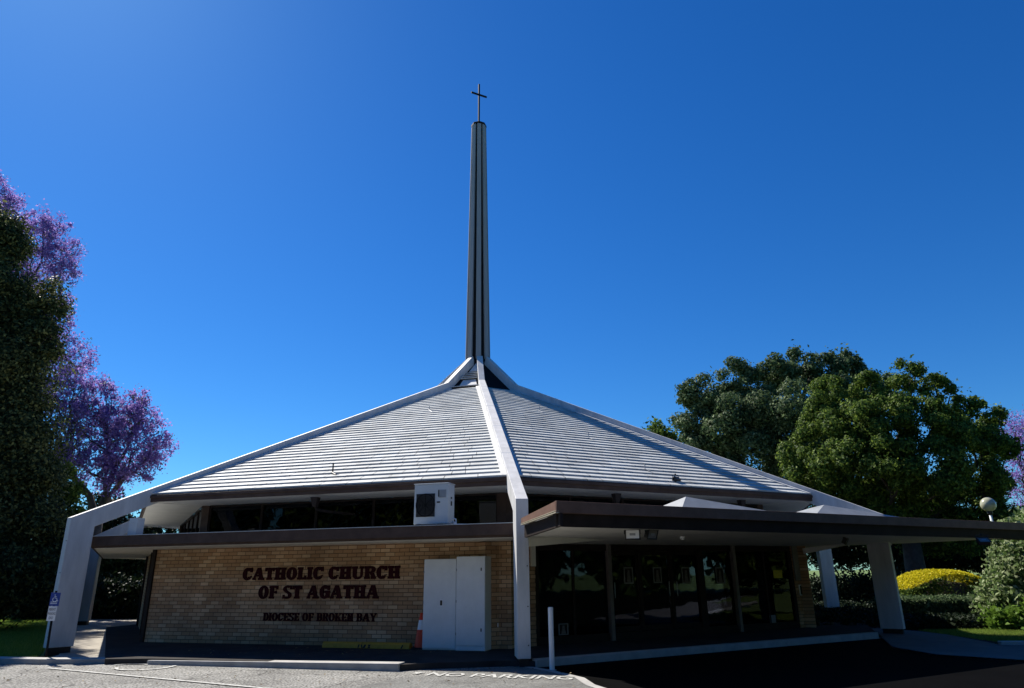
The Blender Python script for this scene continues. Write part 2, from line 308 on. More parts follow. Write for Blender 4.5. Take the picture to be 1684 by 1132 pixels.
# roof panels in lapped courses
N = 38
for k8 in range(8):
    k = -.5+k8; b = MB(); rr = random.Random(k8)
    for i in range(N):
        r1 = RE+(RK-RE)*i/N; r2 = RE+(RK-RE)*(i+1)/N; a1, a2 = r1*COS, r2*COS; z1, z2 = rz_at(r1), rz_at(r2)
        h1, h2 = a1*TAN-W/2-.005, a2*TAN-W/2-.005; nt_ = max(2, int(h1*2/.62))
        x = -1.0; cuts = [-1.0]
        for j in range(nt_-1): cuts.append(-1+2*(j+.5+rr.random()*.6)/nt_)
        cuts.append(1.0)
        for j in range(len(cuts)-1):
            up = .035+rr.uniform(-.003, .003); dz = rr.uniform(-.001, .001); c, d = cuts[j], cuts[j+1]-(.003 if j < len(cuts)-2 else 0)
            b.add([(c*h1, -a1, z1+up), (d*h1, -a1, z1+up+dz), (d*h2, -a2+.02, z2+.004), (c*h2, -a2+.02, z2+.004), (c*h1, -a1+.002, z1-.008), (d*h1, -a1+.002, z1-.008)],
                  [(0, 1, 2, 3), (4, 5, 1, 0)])
    b.build('roof_panel', SHING, CH, rz=rzf(k))
    # deck under the shingles and fascia and soffit
    ae = RE*COS; he = ae*TAN-W/2-.004
    f = MB(); f.ext_x([(-ae-.02, ZE-.005), (-ae-.02, ZE-.19), (-ae+.03, ZE-.19), (-ae+.03, ZE-.02)], -he, he)
    f.ext_x([(-ae-.05, ZE-.03), (-ae-.05, ZE-.10), (-ae-.022, ZE-.10), (-ae-.022, ZE-.03)], -he, he)
    f.build('eaves_fascia', BROWN, CH, rz=rzf(k), bevel=.006)
    s = MB(); CL = 10.30; hc = CL*TAN
    s.prism([(-he, -ae+.032, ZE-.182), (he, -ae+.032, ZE-.182), (hc, -CL, ZE-.182), (-hc, -CL, ZE-.182)],
            [(-he, -ae+.032, ZE-.15), (he, -ae+.032, ZE-.15), (hc, -CL, ZE-.15), (-hc, -CL, ZE-.15)])
    s.build('eaves_soffit', SOFF, CH, rz=rzf(k))
    # ridge flashing along each rib
    for sx in (-1, 1):
        fl = MB(); p = []
        for r in (RE+.02, RK):
            a = r*COS; h = a*TAN-W/2; z = rz_at(r)+.045
            p.append([(sx*h, -a, z-.03), (sx*(h-.13), -a, z-.03), (sx*(h-.13), -a, z), (sx*h, -a, z)])
        fl.prism(p[0], p[1]); fl.build('rib_flashing', WHITE, CH, rz=rzf(k))
    # clerestory
    z0, z1 = 2.45, ZE-.184
    wl = MB(); wl.box(-hc, hc, -CL+.10, -CL+.16, z0, z0+.10); wl.build('clerestory_sill', DARKBR, CH, rz=rzf(k))
    for j in range(5):
        xa, xb = -hc+.22+(2*hc-.44)*j/5, -hc+.22+(2*hc-.44)*(j+1)/5
        fr = MB()
        fr.box(xa, xa+.035, -CL+.04, -CL+.10, z0, z1); fr.box(xb-.035, xb, -CL+.04, -CL+.10, z0, z1)
        fr.box(xa+.035, xb-.035, -CL+.041, -CL+.10, z1-.05, z1-.001); fr.box(xa+.035, xb-.035, -CL+.041, -CL+.10, z0+.1, z0+.16)
        wf = fr.build('clerestory_window', DARKBR, CH, rz=rzf(k))
        MB().box(xa+.036, xb-.036, -CL+.066, -CL+.072, z0+.16, z1-.05).build('pane', GLASSD, wf)
    for sx in (-1, 1): MB().box(*sorted((sx*(hc-.22), sx*hc)), -CL+.0, -CL+.12, z0, z1-.002).build('clerestory_post', BROWN, CH, rz=rzf(k))
    # lower flat roof
    al = 12.72
    hl = 13.76*math.sin(math.radians(22.5)) if k8 in (0, 1) else al*TAN-.02
    if k8 != 1:
        lr = MB(); hb = CL*TAN
        lr.prism([(-hl, -al+.05, 2.44), (hl, -al+.05, 2.44), (hb-.02, -CL, 2.44), (-hb+.02, -CL, 2.44)],
                 [(-hl, -al+.05, 2.49), (hl, -al+.05, 2.49), (hb-.02, -CL, 2.49), (-hb+.02, -CL, 2.49)])
        lo = lr.build('lower_roof', MEMB, CH, rz=rzf(k))
        ff = MB(); ff.box(-hl, hl, -al, -al+.045, 2.30, 2.52); ff.box(-hl+.04, hl-.04, -al+.05, -al+.10, 2.255, 2.40); ff.build('roof_fascia', BROWN, lo, bevel=.005)
        ca = MB(); ca.box(-hl, hl, -al-.012, -al+.06, 2.521, 2.532); ca.build('roof_capping', GREYP, lo)
        hs_ = (al-.10)*TAN-.05; hw = (WALL+.0)*TAN
        sf = MB(); sf.prism([(-hs_, -al+.102, 2.25), (hs_, -al+.102, 2.25), (hw, -WALL, 2.25), (-hw, -WALL, 2.25)],
                            [(-hs_, -al+.102, 2.29), (hs_, -al+.102, 2.29), (hw, -WALL, 2.29), (-hw, -WALL, 2.29)])
        sf.build('roof_soffit', SOFF, lo)
    # walls
    hw = WALL*TAN
    if k8 != 1:
        wb = MB(); wb.box(-hw, hw, -WALL, -WALL+.25, -.05, 2.25); wb.build('brick_wall', BRICK, CH, rz=rzf(k))
        if k8 != 0: 
            for xx in (-2.2, 2.2): MB().box(xx-.15, xx+.15, -WALL-.06, -WALL-.002, .0, 2.25).build('wall_pilaster', DARKBR, CH, rz=rzf(k))
MB().lathe([(0.01, .06), (10.9, .06)], 8).build('floor', FLOOR, CH)
cp = MB()
cp.box(-WALL*TAN-.10, -WALL*TAN-.004, -WALL-.05, -WALL+.2, 0, 2.249); cp.build('corner_post', DARKBR, CH, rz=rzf(-.5))
# ribs with their legs
for k in range(8):
    R, D = 14.308, .53
    b = MB()
    ls = (ZE-ZK)/(RE-RK)*0+(2.928-8.704)/(R-1.938)
    top = lambda r: 2.928+(r-R)*ls
    prof = [(-R, .14), (-R, 2.928), (-1.938, 8.704), (-.50, 10.13), (-.36, 9.75), (-1.72, 8.33), (-(R-D), top(R-D)-.43), (-(R-D), .14)]
    # split in convex pieces that share end planes, so the member reads as one bent beam
    segs = [[(-R, .14), (-R, 2.928), (-(R-D), top(R-D)-.43), (-(R-D), .14)],
            [(-R, 2.928), (-1.938, 8.704), (-1.72, 8.33), (-(R-D), top(R-D)-.43)],
            [(-1.938, 8.704), (-.50, 10.13), (-.36, 9.75), (-1.72, 8.33)]]
    n = len(prof); v = [(-W/2, y, z) for y, z in prof]+[(W/2, y, z) for y, z in prof]
    f = [(i, (i+1) % n, n+(i+1) % n, n+i) for i in range(n)]
    ix = {p: i for i, p in enumerate(prof)}
    for s in segs:
        q = [ix[p] for p in s]; f += [tuple(q), tuple(n+i for i in q)]
    b.add(v, f)
    rib = b.build('roof_rib', WHITE, CH, rz=rzf(k), bevel=.008)
    # sheet joints on the top face
    for r in (3.9, 6.4, 8.9, 11.4): MB().prism([(-W/2-.004, -r, top(r)-.3), (W/2+.004, -r, top(r)-.3), (W/2+.004, -r+.02, top(r-.02)-.3), (-W/2-.004, -r+.02, top(r-.02)-.3)],
                                            [(-W/2-.004, -r, top(r)+.003), (W/2+.004, -r, top(r)+.003), (W/2+.004, -r+.02, top(r-.02)+.003), (-W/2-.004, -r+.02, top(r-.02)+.003)]).build('sheet_joint', GREYP, rib)
    MB().box(-W/2+.03, W/2-.03, -R+.04, -R+D-.04, -.03, .139).build('leg_base', BLACK, rib)
    if k in (0, 1, 7):
        for z in (.35, 1.0, 1.7, 2.4): MB().box(W/2-.05, W/2-.03, -R-.012, -R-.001, z, z+.02).build('bolt', BLACK, rib)
# base of the spire: dark recessed panels with louvres
for k8 in range(8):
    k = -.5+k8; a1, a2 = 1.72, .36; z1, z2 = 8.42, 9.86
    P = MB(); h1, h2 = a1*TAN-.09, a2*TAN
    P.prism([(-h1, -a1, z1), (h1, -a1, z1), (h2, -a2, z2), (-h2, -a2, z2)], [(-h1, -a1+.05, z1-.08), (h1, -a1+.05, z1-.08), (h2, -a2+.05, z2-.05), (-h2, -a2+.05, z2-.05)])
    pn = P.build('apex_panel', DARKM, CH, rz=rzf(k))
    if k8 == 0:
        def ap_(u): return a1+(a2-a1)*u, z1+(z2-z1)*u
        for u0, u1, xs in ((.10, .33, .62), (.66, .98, .8)):
            (aa, za), (ab, zb) = ap_(u0), ap_(u1); ha, hb = (aa*TAN-.10)*xs, max(.02, (ab*TAN-.10)*xs)
            lv = MB(); lv.prism([(-ha+.1, -aa-.10, za-.02), (ha+.16, -aa-.10, za-.02), (hb+.06, -ab-.04, zb), (-hb+.06, -ab-.04, zb)],
                     [(-ha+.1, -aa-.04, za-.06), (ha+.16, -aa-.04, za-.06), (hb+.06, -ab, zb-.04), (-hb+.06, -ab, zb-.04)])
            lv.build('vent_flap', WHITE, pn)
        for u in (.08, .37, .43, .50, .57):
            aa, za = ap_(u); ha = (aa*TAN-.08)*(.85 if u > .1 else 1.0)
            MB().box(-ha+.05, ha+.03, -aa-.16, -aa-.03, za-.012, za+.012).build('louvre_slat', WHITE, pn)
# spire
sp = MB(); sp.lathe([(.45, 9.6), (.46, 10.1), (.30, 21.6), (.01, 21.62)], 8); spire = sp.build('spire', DARKM, CH, rz=math.radians(22.5)); spire.location.x = -.05
for k in range(8):
    b = MB(); w0, w1 = .108, .09
    b.prism([(-w0, -.52, 10.08), (w0, -.52, 10.08), (w0, -.445, 10.02), (-w0, -.445, 10.02)], [(-w1, -.345, 21.66), (w1, -.345, 21.66), (w1, -.275, 21.66), (-w1, -.275, 21.66)])
    fo = b.build('spire_fin', FINM, CH, rz=rzf(k), bevel=.006); fo.parent = spire; fo.rotation_euler.z = rzf(k)-math.radians(22.5)
cap = MB(); cap.lathe([(.01, 21.67), (.365, 21.67), (.365, 21.76), (.34, 21.79), (.01, 21.80)], 8)
co = cap.build('spire_cap', DARKM, spire); co.rotation_euler.z = math.radians(PHI)-math.radians(22.5)
pl = MB(); pl.box(-.036, .036, -.036, .036, 21.79, 24.14); 
crang = math.radians(28)
cr = pl.build('cross', DARKM, spire, bevel=.006); cr.rotation_euler.z = crang-math.radians(22.5)
MB().box(-.41, .41, -.03, .03, 23.50, 23.57).build('cross_arm', DARKM, cr)

# strut box standing on the lower roof under the left rib
p0 = fac(-.5, 12.4, 219, 880)
bx = empty('x'); bpy.data.objects.remove(bx)
st = MB(); sx, sy = -9.0, 16.75; st.box(-.13, .13, -.10, .10, 2.495, 2.93); st.box(-.02, .02, -.113, -.101, 2.8, 2.83)
tag(st.build('roof_duct', GREYP, CH, loc=(sx-C0[0], sy-C0[1], 0), rz=math.radians(-20)), 'pale grey duct box on the lower roof under the left rib')

# ---- entrance facet (+.5): glazed front, piers, canopy
EW = 11.0
def E(px, py, ap=EW): return fac(.5, ap, px, py)
rze = rzf(.5)
xl, xr_ = E(879, 960)[0], E(1310, 1000)[0]
HZ = 2.22
posts = [xl+.04, E(1001, 960)[0], E(1153, 960)[0], E(1208, 960)[0], xr_-.05]
fr = MB(); fr.box(xl, xr_, -EW-.03, -EW+.08, .10, .26); fr.box(xl, xr_, -EW-.03, -EW+.08, 2.06, HZ+.05)
gf = fr.build('glazing_frame', DARKBR, CH, rz=rze)
for i, x in enumerate(posts):
    hw_ = .05 if i not in (2,) else .10
    d = .10 if i in (1, 3) else .045
    MB().box(x-hw_, x+hw_, -EW-d, -EW+.06, .261 if i not in (1, 3) else .102, 2.059 if i not in (1, 3) else HZ).build('mullion', POST if i in (1, 3) else DARKBR, gf, bevel=.004)
mull2 = [(posts[0]+posts[1])/2, E(1052, 960)[0], E(1104, 960)[0], E(1262, 980)[0]]
for x in mull2: MB().box(x-.025, x+.025, -EW-.02, -EW+.04, .261, 2.059).build('mullion', DARKBR, gf)
xs = sorted(posts+mull2)
for i in range(len(xs)-1):
    isdoor = posts[1] <= xs[i] < posts[2]-.01
    nm = 'glass_door' if isdoor else 'window'
    a, b_ = xs[i]+.026, xs[i+1]-.026
    sh = MB()
    if isdoor:
        sh.box(a, a+.05, -EW-.005, -EW+.03, .27, 2.05); sh.box(b_-.05, b_, -EW-.005, -EW+.03, .27, 2.05); sh.box(a+.05, b_-.05, -EW-.004, -EW+.03, .27, .38); sh.box(a+.05, b_-.05, -EW-.004, -EW+.03, 1.96, 2.05)
        do = sh.build(nm, DARKBR, CH, rz=rze); MB().box(a+.051, b_-.051, -EW+.010, -EW+.016, .381, 1.959).build('pane', GLASS, do)
        hx = b_-.10 if i % 2 else a+.10
        MB().tube([(hx, -EW-.06, 1.0), (hx, -EW-.06, 1.35)], .012).build('handle', STEEL, do)
    else:
        MB().box(a, b_, -EW+.008, -EW+.016, .262, 2.058).build('window', GLASS, CH, rz=rze)
# brick piers and back bits
pr = MB(); pr.box(-13.2*TAN+.28, xl-.01, -EW-.06, -EW+.25, .0, HZ); pr.build('brick_pier', BRICK, CH, rz=rze)
MB().box(xl-.13, xl-.03, -EW-.13, -EW-.062, 1.72, HZ-.01).build('meter_box', SOFF, CH, rz=rze)
pr = MB(); pr.box(xr_+.005, xr_+.62, -EW-.06, -EW+.25, .0, HZ); pr.build('brick_pier', BRICK, CH, rz=rze)
MB().box(xr_+.02, xr_+.25, -EW-.10, -EW-.062, 1.3, HZ-.01).build('meter_box', POST, CH, rz=rze)
# interior back wall dark so that the foyer reads deep
MB().box(-4.2, 4.4, -7.2, -7.1, .07, 2.4).build('interior_wall', mat('interior_wall_paint', (.40, .34, .28), .8, .2, 2), CH, rz=rze)
MB().box(-4.2, 4.4, -EW+.3, -7.25, 2.30, 2.34).build('interior_ceiling', mat('interior_ceiling_paint', (.12, .11, .10), .8, .1, 2), CH, rz=rze)
def poster(px0, py0, px1, py1, m, ap=EW+.012, label=None, art=True):
    (ta, za), (tb, zb) = E(px0, py0, ap), E(px1, py1, ap); x0, x1 = min(ta, tb), max(ta, tb); z0, z1 = min(za, zb), max(za, zb)
    y = -ap
    o = MB().box(x0, x1, y-.004, y, z0, z1).build('poster', m, CH, rz=rze)
    if art:
        a = MB(); dx, dz = (x1-x0), (z1-z0)
        a.box(x0+dx*.12, x1-dx*.12, y-.007, y-.0045, z0+dz*.08, z1-dz*.08); a.build('picture', DARKBR, o)
        f_ = MB(); cx = (x0+x1)/2
        f_.ext_y([(cx-dx*.24, z0+dz*.10), (cx+dx*.24, z0+dz*.10), (cx+dx*.13, z0+dz*.55), (cx+dx*.10, z1-dz*.18), (cx-dx*.10, z1-dz*.18), (cx-dx*.15, z0+dz*.55)], y-.010, y-.0075); f_.build('figure', mat('poster_ink', (.18, .16, .15), .8, .3, 20), o)
    if label: o['label'] = label
    return o
poster(1025, 933, 1042, 960, PAPER); poster(1073, 933, 1089, 959, PAPER); poster(1120, 933, 1136, 960, PAPER); poster(1176, 933, 1192, 960, PAPER)
poster(1271, 938, 1287, 951, YPAPER, label='yellow notice taped to the entrance window', art=False, ap=EW+.012)
poster(1265, 1012, 1277, 1027, PAPER, art=False)
no = poster(918, 1026, 935, 1044, PAPER, ap=EW+.012, label='small grey framed notice at the foot of the left window')
poster(1313, 962, 1331, 979, SIGNW, ap=EW+.075, label='small white pictogram notice on the right brick pier')

# canopy
CA, CT, CB, SZ = 15.2, 2.69, 2.50, 2.235
def Fp(px, py, ap): t, z = fac(.5, ap, px, py); return (t, -ap, z)
tA = -5.96; A = (tA, -CA)
def to_local(X, k=.5):
    n = nrm(k); tt = np.array([-n[1], n[0], 0]); v = np.array(X)-C0; return float(v@tt), float(-(v@n)), float(X[2])
tip = to_local(at(857, 858, 12.95))         # left end of the canopy edge beside the front leg
cn = empty('canopy_tmp'); bpy.data.objects.remove(cn)
zr = lambda t: CT-.0030*(t-tA)
TE = 24
# roof slab of the canopy: from the front edge back to the wall
ro = MB()
front = [(tA+.02, -CA+.05), (TE, -CA+.05)]
poly = [(tA+.02, -CA+.05), (TE, -CA+.05), (TE, -CA+.95), (7.6, -CA+.95), (6.3, -12.9), (5.6, -EW+.2), (-4.5, -EW+.2), (-5.2, -13.0)]
ro.prism([(x, y, 2.30 if y > -13.5 else 2.52) for x, y in poly], [(x, y, 2.44 if y > -13.5 else 2.64) for x, y in poly])
can = ro.build('entrance_canopy', MEMB, CH, rz=rze)
fa = MB(); fa.prism([(tA, -CA, CB+.0), (TE, -CA, CB-.07), (TE, -CA+.045, CB-.07), (tA, -CA+.045, CB)], [(tA, -CA-.02, CT), (TE, -CA-.02, zr(TE)), (TE, -CA+.045, zr(TE)), (tA, -CA+.045, CT)])
fa.build('canopy_fascia', BROWN2, can, bevel=.005)
inn = MB(); inn.prism([(tA-.02+.1, -CA+.12, SZ+.06), (TE, -CA+.12, SZ-.02), (TE, -CA+.16, SZ-.02), (tA+.08, -CA+.16, SZ+.06)], [(tA+.02, -CA+.05, CB+.02), (TE, -CA+.05, CB-.05), (TE, -CA+.16, CB-.05), (tA+.02, -CA+.16, CB+.02)])
# left return running back to the leg
t2 = tip
def ret(y0off, za0, za1, zb0, zb1, th=.05, m=BROWN2, nm='canopy_return'):
    a = np.array([tA, -CA+.0]); b2 = np.array([t2[0], t2[1]]); d = (b2-a)/np.linalg.norm(b2-a); nn = np.array([-d[1], d[0]])
    a = a+nn*y0off; b2 = b2+nn*y0off; a_, b_ = a+nn*th, b2+nn*th
    o = MB().prism([(a[0], a[1], za0), (b2[0], b2[1], zb0), (b_[0], b_[1], zb0), (a_[0], a_[1], za0)], [(a[0], a[1], za1), (b2[0], b2[1], zb1), (b_[0], b_[1], zb1), (a_[0], a_[1], za1)])
    return o.build(nm, m, can)
# which side is inwards for the return
a_ = np.array([tA, -CA]); b_2 = np.array([t2[0], t2[1]]); d_ = (b_2-a_)/np.linalg.norm(b_2-a_); sgn = 1 if np.array([-d_[1], d_[0]])@np.array([1, 0]) > 0 else -1
ret(0, CB+.04, CT, 2.455, 2.545, .05*sgn)
ret(-.012*sgn, CB-.00, CB+.016, 2.42, 2.43, .06*sgn, TRIML, 'canopy_batten'); ret(-.004*sgn, CB+.035, CB+.045, 2.447, 2.453, .05*sgn, TRIML, 'canopy_batten')
ret(.06*sgn, SZ+.06, CB-.002, 2.20, 2.42, .05*sgn, DARKBR, 'canopy_return')
inn.build('canopy_beam', DARKBR, can)
s_ = MB(); sp_poly = [(tA+.12, -CA+.162, SZ+.06), (7.8, -CA+.162, SZ+.04), (6.3, -13.1, SZ-.02), (5.5, -EW, SZ-.03), (-4.3, -EW, SZ-.03), (t2[0]+.12, t2[1]-.02, 2.21)]
s_.prism(sp_poly, [(x, y, z+.03) for x, y, z in sp_poly]); s_.build('canopy_soffit', SOFF, can)
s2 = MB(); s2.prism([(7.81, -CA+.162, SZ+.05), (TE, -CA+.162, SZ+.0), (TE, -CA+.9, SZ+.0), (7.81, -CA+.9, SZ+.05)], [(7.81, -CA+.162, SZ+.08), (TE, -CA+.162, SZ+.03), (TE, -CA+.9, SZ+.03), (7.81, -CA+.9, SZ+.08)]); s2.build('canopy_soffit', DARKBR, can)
# tapered white bracket beams hanging below the soffit
def bracket(pts, th, nm='canopy_bracket'):
    ps = [to_local(p) for p in pts]; o = MB(); o.prism([(x, y, z) for x, y, z in ps], [(x, y+th, z) for x, y, z in ps]); return o.build(nm, SOFF, can)
bracket([at(867.5, 884, 13.3), at(1007, 882.5, 15.2), at(1006.5, 887, 15.2), at(867.5, 899.5, 13.3)], .07)
bracket([at(1323, 902, 19.5), at(1440, 884, 18.9), at(1467, 884, 18.7), at(1467, 897, 18.7), at(1400, 893.5, 19), at(1325, 911, 19.5)], .07)
# pyramids on the canopy
for q, ap in (((1088, 834, 1128, 817, 1308, 843), 14.2), ((1303, 846, 1355, 830.5, 1516, 856), 14.2)):
    l_, t_, r_ = (fac(.5, ap, q[0], q[1]), fac(.5, ap, q[2], q[3]), fac(.5, ap, q[4], q[5]))
    zb = 2.60; b = MB(); c = (t_[0]-.25, -ap+.55, t_[1]+.10)
    b.add([(l_[0], -ap-.5, zb), (r_[0], -ap-.5, zb), (r_[0]+.25, -ap+1.1, zb), (l_[0]-.0, -ap+1.1, zb), (t_[0], -ap+.0, t_[1]), (t_[0]+.3, -ap+.6, t_[1]-.01)],
          [(0, 1, 4), (1, 2, 5, 4), (2, 3, 5), (3, 0, 4, 5), (0, 3, 2, 1)])
    b.build('canopy_pyramid', PYR, can)
# lights and fittings on the building
def floodlight(loc, rz, tilt, face=SIGNW, s=1.0, label='', group=None, lit=True):
    e = empty('floodlight', loc, rz); tag(e, label, 'floodlight', group)
    h = MB(); h.box(-.12*s, .12*s, -.03, .05, -.09*s, .07*s); h.box(-.135*s, .135*s, -.045, -.031, -.105*s, -.085*s); h.box(-.135*s, .135*s, -.045, -.031, .065*s, .085*s)
    h.box(-.135*s, -.115*s, -.045, -.031, -.085*s, .065*s); h.box(.115*s, .135*s, -.045, -.031, -.085*s, .065*s)
    ho = h.build('housing', BLACK, e, bevel=.004); ho.rotation_euler.x = tilt
    ln = MB().box(-.112*s, .112*s, -.037, -.0305, -.083*s, .063*s).build('lens', face, ho)
    MB().box(-.05*s, .05*s, -.034-.006, -.0372, -.03*s, .01*s).build('lamp', STEEL, ln)
    br = MB(); br.tube([(-.14*s, .02, -.02), (-.14*s, .02, .13*s), (.14*s, .02, .13*s), (.14*s, .02, -.02)], .008); br.tube([(0, .02, .13*s), (0, .02, .17*s)], .02); br.build('bracket', BLACK, e)
    return e
floodlight(tuple(at(1040, 877, 12.45)), math.radians(-8), .35, label='left of the two small floodlights under the canopy edge, pale lens facing out', group='floodlights under the canopy')
floodlight(tuple(at(1071, 877, 12.6)), math.radians(40), .35, face=POST, label='right floodlight of the pair under the canopy edge, turned to the right', group='floodlights under the canopy')
floodlight(tuple(at(1390, 889, 15.9)), math.radians(60), .5, face=BLACK, label='black floodlight pair under the canopy before the right leg', s=.9)
floodlight(tuple(at(1617, 890, 15.3)), math.radians(-5), -.9, face=POST, label='small flat floodlight under the canopy edge near the lamp post', s=.9)
e = fac(.5, 11.35, 1113, 797); fx = fw(.5, e[0], 11.35, 3.58+.19)
fl_ = floodlight(tuple(fx), rze+.3, 2.6, face=BLACK, s=1.0, label='black floodlight standing on the roof shingles above the canopy')
fl_.children[1].rotation_euler.y = math.pi
cam_ = MB(); cam_.lathe([(.001, -.05), (.035, -.045), (.05, -.02), (.055, 0), (.055, .012)], 16)
ps = at(1122.5, 886.5, 13.9); do_ = cam_.build('dome_light', SIGNW, None, loc=(ps[0], ps[1], SZ-.02), smooth=True); tag(do_, 'tiny white dome fitting on the canopy soffit above the doors', 'dome light')
# rainwater heads below the eaves
for k, px, py in ((-.5, 521, 808), (.5, 1012, 808), (.5, 1217, 818)):
    t_ = fac(k, 11.55, px, py)[0]; b = MB(); b.prism([(t_-.05, -11.62, 3.12), (t_+.05, -11.62, 3.12), (t_+.05, -11.52, 3.12), (t_-.05, -11.52, 3.12)], [(t_-.09, -11.66, 3.33), (t_+.09, -11.66, 3.33), (t_+.09, -11.50, 3.33), (t_-.09, -11.50, 3.33)])
    if k < 0: b.tube([(t_, -11.57, 3.13), (t_, -11.50, 3.06), (t_+.15, -11.2, 3.02), (t_+.45, -10.5, 3.0)], .035)
    else: b.tube([(t_, -11.57, 3.13), (t_, -11.57, 2.5)], .04)
    b.build('rainwater_head', DARKBR, CH, rz=rzf(k))
# safety hooks on the shingles
def roofpt(k, px, py):
    n = nrm(k); a1, z1, a0, z0 = RE*COS, ZE, RK*COS, ZK
    Nn = np.array([n[0]*(z0-z1), n[1]*(z0-z1), a1-a0]); Q = C0+n*a1+np.array([0, 0, z1]); d = ray(px, py); return EYE+d*((Q-EYE)@Nn)/(d@Nn)
for k, px, py, s in ((-.5, 706, 676, .7), (-.5, 547, 779, 1), (.5, 887, 677, .7), (.5, 968, 721, .7), (.5, 1061, 773, .7)):
    X = roofpt(k, px, py)-C0; b = MB(); r = .012 if s < 1 else .02
    b.tube([(X[0], X[1], X[2]-.02), (X[0], X[1], X[2]+.26*s)], r, 6); b.tube([(X[0]-.02, X[1]-.02, X[2]+.03), (X[0]+.14*s, X[1]-.22*s, X[2]-.06)], r, 6)
    b.build('roof_hook', BLACK if s == 1 else STEEL, CH)
# outlet
t_, z_ = fac(-.5, WALL, 815, 1028)
MB().box(t_-.07, t_+.07, -WALL-.035, -WALL-.002, z_-.04, z_+.04).build('power_outlet', SIGNW, CH, rz=rzf(-.5), bevel=.006)

